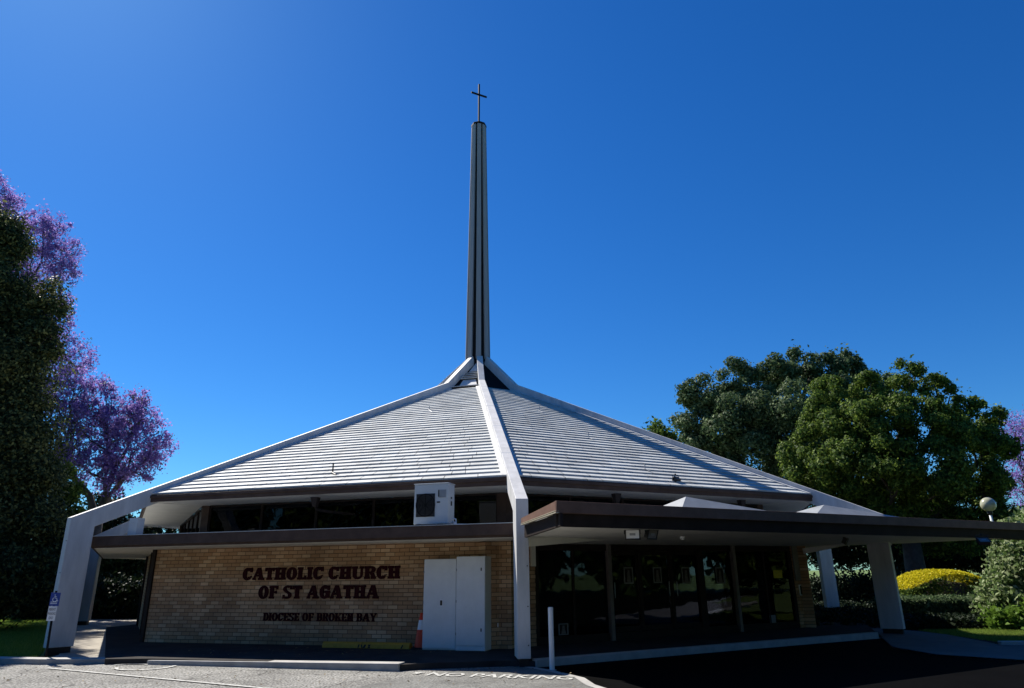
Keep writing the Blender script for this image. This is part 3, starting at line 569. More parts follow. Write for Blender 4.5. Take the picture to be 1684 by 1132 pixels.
# ---- slab-serif wall letters
def arc(cx, cy, rx, ry, tx, ty, a0, a1, n=20):
    out, inn_ = [], []
    for i in range(n+1):
        a = math.radians(a0+(a1-a0)*i/n); out.append((cx+rx*math.cos(a), cy+ry*math.sin(a))); inn_.append((cx+(rx-tx)*math.cos(a), cy+(ry-ty)*math.sin(a)))
    return [[out[i], out[i+1], inn_[i+1], inn_[i]] for i in range(n)]
def R_(x0, x1, y0, y1): return [(x0, y0), (x1, y0), (x1, y1), (x0, y1)]
def glyph(c, s, f):                      # s stem width, f serif thickness; returns (width, polygons)
    e = .07; P = []
    def stem(x): P.append(R_(x, x+s, f, 1-f))
    def ser(x, y, l=1, r=1): P.append(R_(x-e*l, x+s+e*r, y, y+f))
    if c in 'HN':
        w_ = 2*s+.34; stem(e); stem(w_-s-e); 
        for x in (e, w_-s-e): ser(x, 1-f); ser(x, 0)
        if c == 'H': P.append(R_(e+s, w_-s-e, .5-f*.6, .5+f*.6))
        else: P.append([(e, 1-f), (e+s*.9, 1-f), (w_-e, f*.2), (w_-e-s*.9, f*.2)])
        return w_, P
    if c == 'I': stem(e); ser(e, 0); ser(e, 1-f); return s+2*e, P
    if c == 'T':
        w_ = s+.52; x = (w_-s)/2; P.append(R_(x, x+s, f, 1-f*1.1)); ser(x, 0); P.append(R_(0, w_, 1-f*1.1, 1)); P.append(R_(0, f, .70, 1-f*1.1)); P.append(R_(w_-f, w_, .70, 1-f*1.1)); return w_, P
    if c == 'L': stem(e); ser(e, 1-f); w_ = s+.46; P.append(R_(0, w_, 0, f)); P.append(R_(w_-f, w_, f, .34)); return w_, P
    if c in 'EF':
        stem(e); w_ = s+.46; P.append(R_(0, w_, 1-f, 1)); P.append(R_(w_-f, w_, .70, 1-f)); P.append(R_(e+s, w_-.12, .5-f*.5, .5+f*.5)); P.append(R_(w_-.2, w_-.12, .38, .62))
        if c == 'E': P.append(R_(0, w_, 0, f)); P.append(R_(w_-f, w_, f, .30))
        else: ser(e, 0)
        return w_, P
    if c == 'O': w_ = s*1.1+.56; P += arc(w_/2, .5, w_/2, .52, s*1.02, f, 0, 360, 36); return w_, P
    if c in 'CG':
        w_ = s*1.1+.52; P += arc(w_/2, .5, w_/2, .52, s*1.05, f, 38, 322, 30); P.append(R_(w_-f*1.2, w_, .64, 1))
        if c == 'G': P.append(R_(w_-s, w_-.0, .05, .44)); P.append(R_(w_-s-.14, w_+.04, .44, .44+f))
        else: P.append([(w_-s*.6, .2), (w_-.02, .28), (w_-.02, .34), (w_-s*.6, .34)])
        return w_, P
    if c == 'A':
        w_ = s+.72; m_ = w_*.47; P.append([(.06, f), (.06+f*1.1, f), (m_+f*.6, 1), (m_-f*.5, 1)]); P.append([(w_-.1-s, f), (w_-.1, f), (m_+s*.62, 1), (m_-s*.38, 1)])
        P.append(R_(.22, w_-.3, .27, .27+f)); P.append(R_(0, .28, 0, f)); P.append(R_(w_-s-.18, w_, 0, f)); return w_, P
    if c == 'Y':
        w_ = s+.6; x = (w_-s)/2; P.append(R_(x, x+s, f, .46)); ser(x, 0); P.append([(.06, 1-f), (.06+s*.95, 1-f), (x+s, .46), (x, .46)]); P.append([(w_-.16, 1-f), (w_-.05, 1-f), (x+s, .46), (x+s*.5, .46)])
        P.append(R_(0, s+.14, 1-f, 1)); P.append(R_(w_-.26, w_, 1-f, 1)); return w_, P
    if c == 'K':
        w_ = s*2+.38; stem(e); ser(e, 0); ser(e, 1-f); P.append([(e+s, .36), (e+s, .50), (w_-.16, 1-f), (w_-.05, 1-f)]); P.append([(e+s+.08, .50), (e+s+.2, .64), (w_-.04, f), (w_-s-.06, f)])
        P.append(R_(w_-.3, w_, 1-f, 1)); P.append(R_(w_-s-.14, w_, 0, f)); return w_, P
    if c == 'U':
        w_ = s+.66; P.append(R_(e, e+s, .34, 1-f)); ser(e, 1-f); P.append(R_(w_-e-f*1.1, w_-e, .34, 1-f)); P.append(R_(w_-e-f*1.1-.09, w_, 1-f, 1))
        P += arc(w_/2, .34, w_/2-e, .36, s, f, 180, 270, 12); P += arc(w_/2, .34, w_/2-e, .36, f*1.1, f, 270, 360, 12); return w_, P
    if c in 'BRD':
        w_ = s*2+.30; stem(e); ser(e, 1-f, 1, 0)
        if c != 'R': ser(e, 0, 1, 0)
        else: ser(e, 0)
        if c == 'D': P.append(R_(e+s, w_*.5, 1-f, 1)); P.append(R_(e+s, w_*.5, 0, f)); P += arc(w_*.5, .5, w_*.5, .5, s, f, -90, 90, 20); return w_, P
        P.append(R_(e+s, w_*.6, 1-f, 1)); P.append(R_(e+s, w_*.6, .5-f*.5, .5+f*.5)); P += arc(w_*.6, .73, w_*.38, .27, s*.95, f, -90, 90, 16)
        if c == 'B': P.append(R_(e+s, w_*.6, 0, f)); P += arc(w_*.6, .27, w_*.41, .27, s*.95, f, -90, 90, 16)
        else: P.append([(w_*.5, .47), (w_*.5+s, .47), (w_-.02, f), (w_-s-.02, f)]); P.append(R_(w_-s-.06, w_+.03, 0, f))
        return w_, P
    if c == 'S':
        w_ = s+.46; cx = w_/2; P += arc(cx, .745, cx, .275, s*.85, f, 40, 270, 20); P += arc(cx, .265, cx, .285, s*.85, f, -140, 90, 20)
        P.append([(.08, .62), (cx, .40), (w_-.06, .40), (cx, .62)]); P.append(R_(w_-f, w_, .70, 1)); P.append(R_(0, f, 0, .30)); return w_, P
    return .35, []
def wall_line(txt, x0, x1, zb, zt, s, f, sp_, depth):
    gl = [glyph(c, s, f) if c != ' ' else (.34, []) for c in txt]; tot = sum(g[0] for g in gl)+sp_*(len(gl)-1)
    kx = (x1-x0)/tot; kz = zt-zb; x = x0
    for c, (gw, P) in zip(txt, gl):
        if P:
            b = MB()
            for i, q in enumerate(P):
                d = depth+.0004*(i % 7)+.0001*(i//7)
                b.ext_y([(x+u*kx, zb+v*kz) for u, v in q], -WALL-d, -WALL-.004)
            b.build('letter', MAROON, CH, rz=rzf(-.5))
        x += (gw+sp_)*kx
def LW(px, py): return fac(-.5, WALL+.03, px, py)
for txt, xl_, xr2, yt, yb, s, f in (('CATHOLIC CHURCH', 398, 657, 933.5, 953.5, .34, .17), ('OF ST AGATHA', 423.6, 622, 964, 985, .34, .17), ('DIOCESE OF BROKEN BAY', 431.6, 618, 1009, 1022, .24, .13)):
    (ta, za), (tb, zb) = LW(xl_, yb), LW(xr2, yb-.5); (_, zc) = LW(xl_, yt); wall_line(txt, ta, tb, (za+zb)/2, (za+zb)/2+(zc-za), s, f, .07, .03)

# ------------------------------------------------------------------ things beside the church
# air conditioner on the lower roof
ta, _ = fac(-.5, 12.5, 681, 830); tb, _ = fac(-.5, 12.5, 737, 830); zt = fac(-.5, 12.5, 700, 797)[1]
wA = tb-ta; o0 = fw(-.5, (ta+tb)/2, 12.5, 2.495)
ac = empty('air_conditioner', tuple(o0), rzf(-.5)); tag(ac, 'white boxed air conditioner outdoor unit standing on the flat roof edge', 'air conditioner')
h = zt-2.495; cs = MB(); cs.box(-wA/2, wA/2, 0, .36, .07, h); cs.box(-wA/2-.012, wA/2+.012, -.012, .372, h+.001, h+.02); cs.build('casing', GREYP, ac, bevel=.012)
gx = -wA/2+wA*.34; gz = h*.515; rg = wA*.275
g = MB()
g.tube([(gx+rg*.98*math.cos(a), -.012, gz+rg*1.08*math.sin(a)) for a in np.linspace(0, 2*math.pi, 33)], .012, 6, False)
for i in range(1, 6): g.tube([(gx+rg*i/6*math.cos(a), -.014, gz+rg*i/6*math.sin(a)) for a in np.linspace(0, 2*math.pi, 25)], .004, 4, False)
for i in range(8): g.tube([(gx, -.016, gz), (gx+rg*math.cos(i*math.pi/4), -.016, gz+rg*math.sin(i*math.pi/4))], .005, 4)
g.build('fan_grille', DARKM, ac)
fb = MB(); fb.box(gx-rg, gx+rg, -.009, -.0015, gz-rg*1.12, gz+rg*1.12); fb.build('fan_opening', BLACK, ac, bevel=.05)
lab = MB(); lab.box(wA/2-.22, wA/2-.05, -.006, -.001, h*.68, h*.86); lab.build('data_plate', STEEL, ac)
MB().box(wA/2-.225, wA/2-.20, -.010, -.0065, h*.70, h*.86).build('handle_recess', BLACK, ac); MB().box(wA/2-.25, wA/2-.18, -.008, -.001, h*.56, h*.59).build('badge', BLACK, ac)
sd = MB(); sd.box(wA/2+.001, wA/2+.008, .14, .20, h*.66, h*.70); sd.box(wA/2+.001, wA/2+.010, .14, .20, h*.50, h*.60); sd.build('valve_cover', BLACK, ac)
for sx in (-.28, .22): MB().box(sx-.06, sx+.06, -.02, .38, 0, .069).build('foot', DARKM, ac)
pi = MB(); pi.tube([(wA/2+.0, .28, .12), (wA/2+.06, .24, .10), (wA/2+.10, .12, .05), (wA/2+.4, .10, .04), (wA/2+.9, .16, .04)], .02, 8); pi.tube([(wA/2+.0, .24, .2), (wA/2+.09, .22, .17), (wA/2+.13, .14, .06), (wA/2+.15, .3, .05)], .012, 6); pi.build('pipe', SIGNW, ac)

# two storage cabinets
def cabinet(px0, px1, ap, top, name_label, kind):
    ta, tb = fac(-.5, ap, px0, 1000)[0], fac(-.5, ap, px1, 1000)[0]; zt = fac(-.5, ap, (px0+px1)/2, top)[1]
    o = fw(-.5, (ta+tb)/2, ap, .10); wd = tb-ta-.004; h = zt-.10; dp = ap-WALL-.03
    c = empty('storage_cabinet', tuple(o), rzf(-.5)); tag(c, name_label, 'cabinet', 'white metal cabinets against the brick wall')
    MB().box(-wd/2, wd/2, .022, dp, .0, h).build('carcass', WHITE2, c, bevel=.004)
    if kind == 0:
        for a, b_ in ((-wd/2+.003, wd/2-.003),): MB().box(a, b_, 0, .02, .03, h-.01).build('door', WHITE2, c, bevel=.004)
        hd = MB(); hd.box(.02, .065, -.010, -.001, h*.48, h*.48+.10); hd.build('handle', BLACK, c)
        MB().box(.008, .077, -.003, .0005, h*.48-.015, h*.48+.115).build('handle_plate', SIGNW, c)
    else:
        MB().box(-wd/2+.003, wd/2-.003, 0, .02, .10, h-.01).build('door', WHITE2, c, bevel=.004); MB().box(-wd/2+.003, wd/2-.003, .004, .021, .008, .092).build('plinth', WHITE2, c)
        for zz in (h*.84, h*.20): MB().box(wd/2-.09, wd/2-.07, -.012, -.001, zz, zz+.06).build('handle', BLACK, c)
    for zz in (.16, .5, .84): MB().box(-wd/2-.003, -wd/2+.012, -.006, -.001, h*zz, h*zz+.05).build('hinge', STEEL, c)
    return c
cabinet(695.5, 749.5, 11.72, 919.5, 'left of the two white metal cabinets, wider, with a small black handle in its middle', 0)
cabinet(749.5, 797.5, 11.80, 915, 'right white metal cabinet, narrower and slightly taller, two black latches on its edge', 1)
# traffic cone
cp_ = fw(-.5, *[fac(-.5, 11.5, 692, 1063)[0]], 11.5, .10)
cn = empty('traffic_cone', tuple(cp_)); tag(cn, 'orange traffic cone with white band beside the left cabinet', 'traffic cone')
MB().lathe([(.14, .03), (.115, .18), (.085, .37)], 24).build('lower_cone', ORANGE, cn, smooth=True); MB().lathe([(.085, .37), (.055, .56)], 24).build('reflective_band', SIGNW, cn, smooth=True); MB().lathe([(.055, .56), (.028, .70), (.001, .70)], 24).build('tip', ORANGE, cn, smooth=True)
MB().ext_z([(-.18, -.14), (-.14, -.18), (.14, -.18), (.18, -.14), (.18, .14), (.14, .18), (-.14, .18), (-.18, .14)], 0, .03).build('base', RUB, cn)
# yellow wheel stops lying along the wall
def wheel_stop(px0, px1, lab, marks):
    ap = 11.62; ta, tb = fac(-.5, ap, px0, 1060)[0], fac(-.5, ap, px1, 1060)[0]; o = fw(-.5, (ta+tb)/2, ap, .10); L = tb-ta
    e = empty('wheel_stop', tuple(o), rzf(-.5)); tag(e, lab, 'wheel stop', 'yellow wheel stops on the paving')
    MB().ext_x([(-.09, 0), (-.075, .08), (-.04, .12), (.04, .12), (.075, .08), (.09, 0)], -L/2, L/2).build('bar', YEL, e, bevel=.008)
    for x, wd, sh in marks: MB().add([(x-wd/2-sh, -.093, .01), (x+wd/2-sh, -.093, .01), (x+wd/2, -.079, .078), (x-wd/2, -.079, .078)], [(0, 1, 2, 3)]).build('black_mark', RUB, e)
    return e
wheel_stop(533, 597, 'left yellow wheel stop lying below the lettering, black scuff at its right end', [(.42, .03, .02), (.47, .03, -.03)])
wheel_stop(598, 676, 'right yellow wheel stop between the other one and the traffic cone', [(-.47, .05, .03), (-.40, .03, -.04), (-.36, .03, .04), (.40, .03, .03)])
# bollard
bo = empty('bollard', (.62, 12.85, .0)); tag(bo, 'slim white bollard post standing at the kerb beside the front leg', 'bollard')
MB().lathe([(.045, -.02), (.045, 1.0), (.038, 1.012), (.001, 1.014)], 20).build('post', WHITE2, bo, smooth=False); MB().lathe([(.045, .004), (.075, .004), (.075, .012), (.046, .013)], 20).build('base_plate', STEEL, bo)
# accessible parking sign on a leaning post
sg = empty('parking_sign', (-9.62, 15.05, 0)); tag(sg, 'blue wheelchair sign over a white permit plate on a dark post before the left leg', 'sign')
pb = np.array(atz(72, 1088, 0)); base_p = np.array([-9.62, 15.05, 0]); Yp = 15.05
def SGP(px, py, dy=0): return np.array(at(px, py, Yp+dy))-base_p
q0, q1 = SGP(73, 1088), SGP(91, 972)
MB().tube([tuple(q0+np.array([0, .03, -.1])), tuple(q1+np.array([0, .03, 0]))], .022, 10).build('post', DARKM, sg)
def plate(pts, m, nm, th=.006, dy=0):
    ps = [SGP(x, y) + np.array([0, dy, 0]) for x, y in pts]; return MB().prism([tuple(p) for p in ps], [tuple(p+np.array([0, th, 0])) for p in ps]).build(nm, m, sg)
bp_ = plate([(84.5, 974.5), (100, 975), (96, 997), (80.5, 996.5)], BLUE, 'blue_plate'); wp = plate([(80.3, 997.2), (94, 997.4), (89.5, 1021), (76, 1021.5)], SIGNW, 'white_plate', dy=0)
shx = (q1-q0)[0]/(q1-q0)[2]
def flat_on(center, sc_w, sc_h):
    c = SGP(*center, 0)+np.array([0, -.004, 0]); sh = Matrix.Identity(4); sh[0][2] = shx
    return Matrix.Translation(tuple(c)) @ sh @ Matrix.Rotation(math.pi/2, 4, 'X')
for i, (tx, cxy, wd) in enumerate((('PERMIT', (86.6, 1002.5), .135), ('PARKING', (85.3, 1009.3), .15), ('ONLY', (84, 1016.3), .09))):
    me = text_mesh(tx, .06); co_ = np.empty(len(me.vertices)*3); me.vertices.foreach_get('co', co_); co_ = co_.reshape(-1, 3)
    co_[:, 0] = (co_[:, 0]-(co_[:, 0].max()+co_[:, 0].min())/2)*wd/np.ptp(co_[:, 0]); co_[:, 1] = (co_[:, 1]-(co_[:, 1].max()+co_[:, 1].min())/2)*.052/np.ptp(co_[:, 1])
    c = SGP(*cxy); v = np.stack([c[0]+co_[:, 0]+shx*co_[:, 1], np.full(len(co_), c[1]-.004), c[2]+co_[:, 1]], 1); me.vertices.foreach_set('co', v.ravel()); me.materials.clear(); me.materials.append(BLACK)
    o = bpy.data.objects.new('sign_text', me); S.collection.objects.link(o); o.parent = sg
wc = MB(); c = SGP(91, 984)
def WP(u, v): return (c[0]+u+shx*v, c[1]-.004, c[2]+v)
def wstrip(pts, r): wc.tube([WP(*p) for p in pts], r, 6)
wstrip([(-.035+.042*math.cos(a)+.03, -.025+.042*math.sin(a)) for a in np.linspace(2.2, 6.1, 14)], .006); wstrip([(-.01, .055), (-.005, .0), (.035, .0), (.05, -.055), (.07, -.05)], .007); wstrip([(-.01, .03), (.03, .03)], .005); wstrip([(-.012, .07), (-.010, .075)], .014)
wc.build('wheelchair_symbol', SIGNW, sg)
ln = MB(); c = SGP(88.4, 991.5)
for dz in (.008, -.022): ln.prism([tuple(np.array(c)+np.array([-.07+shx*dz, -.002, dz])), tuple(np.array(c)+np.array([.07+shx*dz, -.002, dz])), tuple(np.array(c)+np.array([.07+shx*(dz+.012), -.002, dz+.012])), tuple(np.array(c)+np.array([-.07+shx*(dz+.012), -.002, dz+.012]))],
                                  [tuple(np.array(c)+np.array([-.07+shx*dz, -.004, dz])), tuple(np.array(c)+np.array([.07+shx*dz, -.004, dz])), tuple(np.array(c)+np.array([.07+shx*(dz+.012), -.004, dz+.012])), tuple(np.array(c)+np.array([-.07+shx*(dz+.012), -.004, dz+.012]))])
ln.build('text_line', SIGNW, sg)
# lamp post with globe
lt = at(1625, 830, 22); lp = empty('lamp_post', (lt[0], lt[1], 0)); tag(lp, 'slim grey lamp post with a round glass globe behind the canopy', 'lamp post')
GLOBE = mat('cloudy_globe', (.36, .36, .24), .12, .2, 6, spec=.8)
MB().tube([(0, 0, 0), (0, 0, lt[2]-.25)], [.055, .04], 12).build('pole', GREYP, lp, smooth=True); MB().lathe([(.045, lt[2]-.32), (.075, lt[2]-.28), (.08, lt[2]-.18)], 16).build('collar', BLACK, lp)
gb = MB(); gb.lathe([(.22*math.sin(a), lt[2]-.22*math.cos(a)) for a in np.linspace(.3, math.pi-.01, 16)], 24); gb.build('globe', GLOBE, lp, smooth=True)

# ------------------------------------------------------------------ vegetation
def leaf_mesh(name, P, size, m, parent=None, aspect=.55, up=0.0, droop=0, nor=None):
    n = len(P); a = RNG.normal(size=(n, 3)); a[:, 2] += up
    if nor is not None: a = a*.45+nor
    a /= np.linalg.norm(a, axis=1)[:, None]
    b = RNG.normal(size=(n, 3)); b[:, 2] -= droop; b -= (b*a).sum(1)[:, None]*a; b /= np.linalg.norm(b, axis=1)[:, None]; c = np.cross(a, b)
    s = (size*RNG.uniform(.6, 1.3, n))[:, None]
    V = np.stack([P-b*s*.5, P+c*s*aspect*.5+a*s*.08, P+b*s*.5, P-c*s*aspect*.5+a*s*.08], 1).reshape(-1, 3)
    me = bpy.data.meshes.new(name); me.vertices.add(4*n); me.vertices.foreach_set('co', V.ravel().astype(np.float32))
    me.loops.add(4*n); me.loops.foreach_set('vertex_index', np.arange(4*n, dtype=np.int32)); me.polygons.add(n)
    me.polygons.foreach_set('loop_start', np.arange(0, 4*n, 4, dtype=np.int32)); me.update(calc_edges=True); me.materials.append(m)
    o = bpy.data.objects.new(name, me); S.collection.objects.link(o)
    if parent: o.parent = parent
    return o
def cauliflower(blobs, k, dens, lsize, spread=0, rmin=.26, rmax=.46):
    # rounded leafy bunches crowd the outside of every limb's crown; leaves face outwards from their bunch
    P, Nn, cen = [], [], []
    for b in blobs:
        R3 = np.array(b[3:6]); d = RNG.normal(size=(k, 3)); d[:, 2] += .12; d /= np.linalg.norm(d, axis=1)[:, None]
        for q in d:
            c = np.array(b[:3])+q*R3*RNG.uniform(.66, .92); rr = R3[0]*RNG.uniform(rmin, rmax); n = max(12, int(dens*rr*rr/(lsize*lsize)))
            e = RNG.normal(size=(n, 3)); e[:, 2] += .25; e /= np.linalg.norm(e, axis=1)[:, None]
            rad = rr*(1+.18*np.sin(e[:, 0]*7+e[:, 2]*5+c[0]*3)*np.cos(e[:, 1]*8+c[1]))*RNG.uniform(.62-spread*.2, 1.18+spread, n)
            P.append(c+e*rad[:, None]*np.array([1, 1, .82])); Nn.append(e); cen.append(c)
    return np.concatenate(P), np.concatenate(Nn), np.array(cen)
def crown_points(blobs, ncl, per, crad, shell=.55, flat=1.0):
    """clumps spread over the outer part of the blobs; returns leaf points and clump centres"""
    vol = np.array([b[3]*b[4]*b[5] for b in blobs])**.67; cnt = np.maximum(2, (ncl*vol/vol.sum()).astype(int)); out = []; cen = []
    for b, c in zip(blobs, cnt):
        d = RNG.normal(size=(c, 3)); d /= np.linalg.norm(d, axis=1)[:, None]; rr = shell+(1.0-shell)*RNG.random(c)**.6
        q = np.array(b[:3])+d*rr[:, None]*np.array(b[3:6]); cen.append(q)
        for p in q:
            k = int(per*RNG.uniform(.6, 1.4)); r = crad*RNG.uniform(.6, 1.35)
            out.append(p+RNG.normal(size=(k, 3))*np.array([r, r, r*flat])*.5)
    return np.concatenate(out), np.concatenate(cen)
def lobed(blobs, k):
    out = []
    for b in blobs:
        out.append(tuple(b[:3])+tuple(x*.62 for x in b[3:6]))
        for i in range(k):
            d = RNG.normal(size=3); d[2] = d[2]*.9+.15; d /= np.linalg.norm(d); f = RNG.uniform(.22, .38)
            out.append(tuple(np.array(b[:3])+d*np.array(b[3:6])*.78)+tuple(x*f for x in b[3:6]))
    return out
def blob(px, py, Y, rpx, sy=1.0, sz=1.0):
    X = at(px, py, Y); dep = (X-EYE)@FW; r = rpx*dep/FPX; return (X[0], X[1], X[2], r, r*sy, r*sz)
def limbs(mb, base, blobs, r0, cen=None, twigs=0, tr=.02, fork=.35):
    """trunk, then limbs that split again and again until they reach the clumps"""
    base = np.array(base, float); mid = np.mean([b[:3] for b in blobs], axis=0); low = min(b[2]-b[5] for b in blobs)
    top = np.array([mid[0]*.35+base[0]*.65, mid[1]*.35+base[1]*.65, base[2]+(mid[2]-base[2])*fork])
    mb.tube([tuple(base+np.array([0, 0, -.2])), tuple(base*.5+top*.5+np.array([.08*r0/.3, 0, 0])), tuple(top)], [r0*1.25, r0, r0*.85], 10)
    n = max(twigs, 40); pts = cen if len(cen) <= n else cen[RNG.permutation(len(cen))[:n]]; N0 = len(pts)
    def grow(node, P, r, depth):
        if len(P) <= 2 or depth > 9:
            for q in P[:3]:
                m = (node+q)/2+RNG.normal(size=3)*.08*np.linalg.norm(q-node); mb.tube([tuple(node), tuple(m), tuple(q)], [r, r*.7, tr*.6], 5, False)
            return
        k = 3 if (len(P) > 12 and depth < 2) else 2
        c = P[RNG.permutation(len(P))[:k]]
        for _ in range(4):
            lab = np.argmin(((P[:, None]-c[None])**2).sum(2), 1); c = np.array([P[lab == g].mean(0) if (lab == g).any() else c[g] for g in range(k)])
        for g in range(k):
            Q = P[lab == g]
            if not len(Q): continue
            cc = Q.mean(0); f = .42 if depth else .5; nn = node+(cc-node)*f; d = np.linalg.norm(nn-node); nn = nn+RNG.normal(size=3)*.07*d
            if depth < 3: nn[2] -= .06*d
            r2 = max(tr, r*(len(Q)/len(P))**.42); m = (node+nn)/2+RNG.normal(size=3)*.07*d
            mb.tube([tuple(node), tuple(m), tuple(nn)], [max(r2*1.1, tr), r2, r2*.92], 7 if depth < 3 else 5, False); grow(nn, Q, r2*.9, depth+1)
    grow(top, pts, r0*.75, 0)
    return mb
def tree(name, label, cat, base, blobs, ncl, per, crad, lsize, lm, bark=BARK, r0=.3, group=None, shell=.55, twigs=0, extra=None, up=0, droop=0, flat=1., fork=.35, aspect=.55, dn=(1.35, 1.8, 1.45), lobes=0, cauli=None):
    e = empty(name, tuple(base)); tag(e, label, cat, group)
    ncl = int(ncl*dn[0]); per = int(per*dn[1]); lsize = lsize*dn[2]
    cb = lobed(blobs, lobes) if lobes else blobs
    P, cen = crown_points(cb, ncl, per, crad, shell, flat); B = np.array(base, float)
    b2 = [tuple(np.array(b[:3])-B)+tuple(b[3:6]) for b in blobs]; nor = None
    if cauli:
        P, nor, cen = cauliflower(blobs, cauli[0], cauli[1], lsize, *cauli[2:]); Pi, _ = crown_points([tuple(b[:3])+tuple(x*.66 for x in b[3:6]) for b in blobs], 190, 60, .6, .2); P = np.concatenate([P, Pi]); nor = np.concatenate([nor, RNG.normal(size=Pi.shape)])
    leaf_mesh('crown', P-B, lsize, lm, e, aspect, up, droop, nor)
    if extra: 
        P2_, _ = crown_points(blobs, extra[1], extra[2], extra[3], .3); leaf_mesh('leaf_sprays', P2_-B, extra[4], extra[0], e)
    mb = MB(); limbs(mb, (0, 0, 0), b2, r0, cen-B, twigs, .015, fork); mb.build('trunk', bark, e, smooth=True)
    return e
# left: tall dark tree close to the car park
Y = 24
bl = [blob(-60, 410, Y, 80, .6), blob(0, 405, Y+.5, 46, .65), blob(-25, 505, Y, 80, .65), blob(68, 505, Y, 42, .65), blob(8, 590, Y, 66, .65), blob(66, 560, Y-.3, 38, .65), blob(-60, 640, Y, 120, .65), blob(12, 690, Y, 62, .65), blob(-30, 800, Y, 120, .65), blob(30, 800, Y, 58, .65), blob(50, 880, Y, 52, .65), blob(-40, 930, Y, 120, .65), blob(40, 955, Y, 54, .65), blob(-110, 520, Y, 110, .65), blob(-130, 720, Y, 120, .65), blob(-130, 900, Y, 130, .65)]
tree('evergreen_tree', 'tall dark green evergreen tree filling the left edge beside the car park', 'tree', (at(-60, 1000, Y)[0], Y, 0), bl, 1500, 62, .42, .085, L_CONE, BARKD, .35, shell=.78, fork=.3, up=.3, dn=(1, 1, 1.55), cauli=(19, 46, .42))
# lit green shrub between that tree and the jacarandas
Y = 27
tree('leafy_tree', 'small yellow-green tree squeezed between the dark evergreen and the white left leg', 'tree', (at(118, 1000, Y)[0], Y, 0), [blob(110, 812, Y, 17), blob(106, 865, Y, 18), blob(118, 905, Y, 16), blob(98, 775, Y, 14), blob(126, 850, Y, 13), blob(112, 945, Y, 16)], 110, 40, .3, .10, L_BRI, BARK, .12, shell=.4)
# jacarandas
Y = 34
bl = [blob(10, 350, Y, 42), blob(60, 400, Y, 46), blob(100, 415, Y, 34), blob(35, 440, Y, 50), blob(105, 450, Y, 26), blob(85, 370, Y, 28), blob(-20, 330, Y, 45), blob(80, 560, Y, 45), blob(92, 505, Y, 30), blob(120, 590, Y, 38), blob(60, 640, Y, 48), blob(-40, 430, Y, 70)]
tree('jacaranda_tree', 'taller purple jacaranda rising behind the dark evergreen on the left', 'tree', (at(20, 960, Y)[0], Y, 0), bl, 620, 42, .30, .10, L_PUR, BARK, .32, 'purple jacaranda trees', shell=.3, twigs=260, extra=(L_JAC, 110, 16, .25, .10), fork=.45, dn=(1.3, 1.05, 1.35))
Y = 31
bl = [blob(110, 650, Y, 48), blob(150, 690, Y, 46), blob(195, 690, Y, 42), blob(235, 700, Y, 34), blob(258, 735, Y, 30), blob(205, 750, Y, 42), blob(150, 760, Y, 44), blob(105, 730, Y, 48), blob(240, 765, Y, 26), blob(165, 640, Y, 26), blob(190, 790, Y, 26), blob(225, 665, Y, 24)]
tree('jacaranda_tree', 'lower purple jacaranda with bare limbs showing just above the left white rib', 'tree', (at(140, 960, Y)[0], Y, 0), bl, 640, 38, .25, .095, L_PUR, BARK, .30, 'purple jacaranda trees', shell=.25, twigs=420, extra=(L_JAC, 150, 16, .22, .10), fork=.5, dn=(1.15, .98, 1.35))
Y = 46
bl = [blob(1668, 720, Y, 34), blob(1700, 700, Y, 42), blob(1690, 760, Y, 42), blob(1665, 790, Y, 34), blob(1710, 820, Y, 50), blob(1740, 740, Y, 55)]
tree('jacaranda_tree', 'thin purple jacaranda showing at the far right edge behind the green trees', 'tree', (at(1720, 960, Y)[0], Y, 0), bl, 330, 34, .34, .12, L_PUR, BARK, .3, 'purple jacaranda trees', shell=.3, twigs=200, extra=(L_JAC, 50, 16, .3, .12), fork=.4, dn=(1.0, .8, 1.3))
# right: two big trees
Y = 42
bl = [blob(1165, 650, Y, 40), blob(1210, 628, Y, 38), blob(1262, 618, Y, 38), blob(1312, 606, Y, 32), blob(1352, 612, Y, 34), blob(1392, 612, Y, 28), blob(1130, 650, Y, 18), blob(1150, 700, Y, 36), blob(1215, 690, Y-1.5, 55), blob(1290, 680, Y-2, 62), blob(1370, 670, Y-1, 55), blob(1170, 750, Y, 44), blob(1240, 765, Y-1, 58), blob(1320, 770, Y-1, 62), blob(1128, 700, Y, 14), blob(1440, 650, Y, 40), blob(1420, 760, Y, 70), blob(1306, 582, Y, 10), blob(1392, 584, Y, 8)]
tree('broadleaf_tree', 'large dark green broad tree behind the right side of the roof', 'tree', (at(1290, 960, Y)[0], Y, 0), bl, 300, 20, .62, .165, L_DARK, BARKD, .5, 'green trees behind the church', shell=.75, fork=.4, dn=(1, 1, 1.25), cauli=(15, 52))
Y = 34
bl = [blob(1364, 648, Y, 32), blob(1425, 640, Y, 26), blob(1487, 618, Y, 27), blob(1541, 640, Y, 25), blob(1592, 674, Y, 27), blob(1634, 692, Y, 20), blob(1645, 735, Y, 26), blob(1318, 742, Y, 32), blob(1350, 700, Y, 36), blob(1400, 700, Y-1.5, 42), blob(1450, 690, Y-2, 42), blob(1510, 690, Y-2.2, 42), blob(1565, 710, Y-2, 40), blob(1610, 740, Y-1, 40), blob(1330, 785, Y, 36), blob(1390, 775, Y-1.5, 48), blob(1460, 765, Y-2.5, 52), blob(1530, 775, Y-2.5, 52), blob(1595, 795, Y-1, 48), blob(1370, 820, Y, 44), blob(1440, 840, Y, 60), blob(1520, 850, Y, 60), blob(1600, 850, Y, 55), blob(1636, 800, Y, 26)]
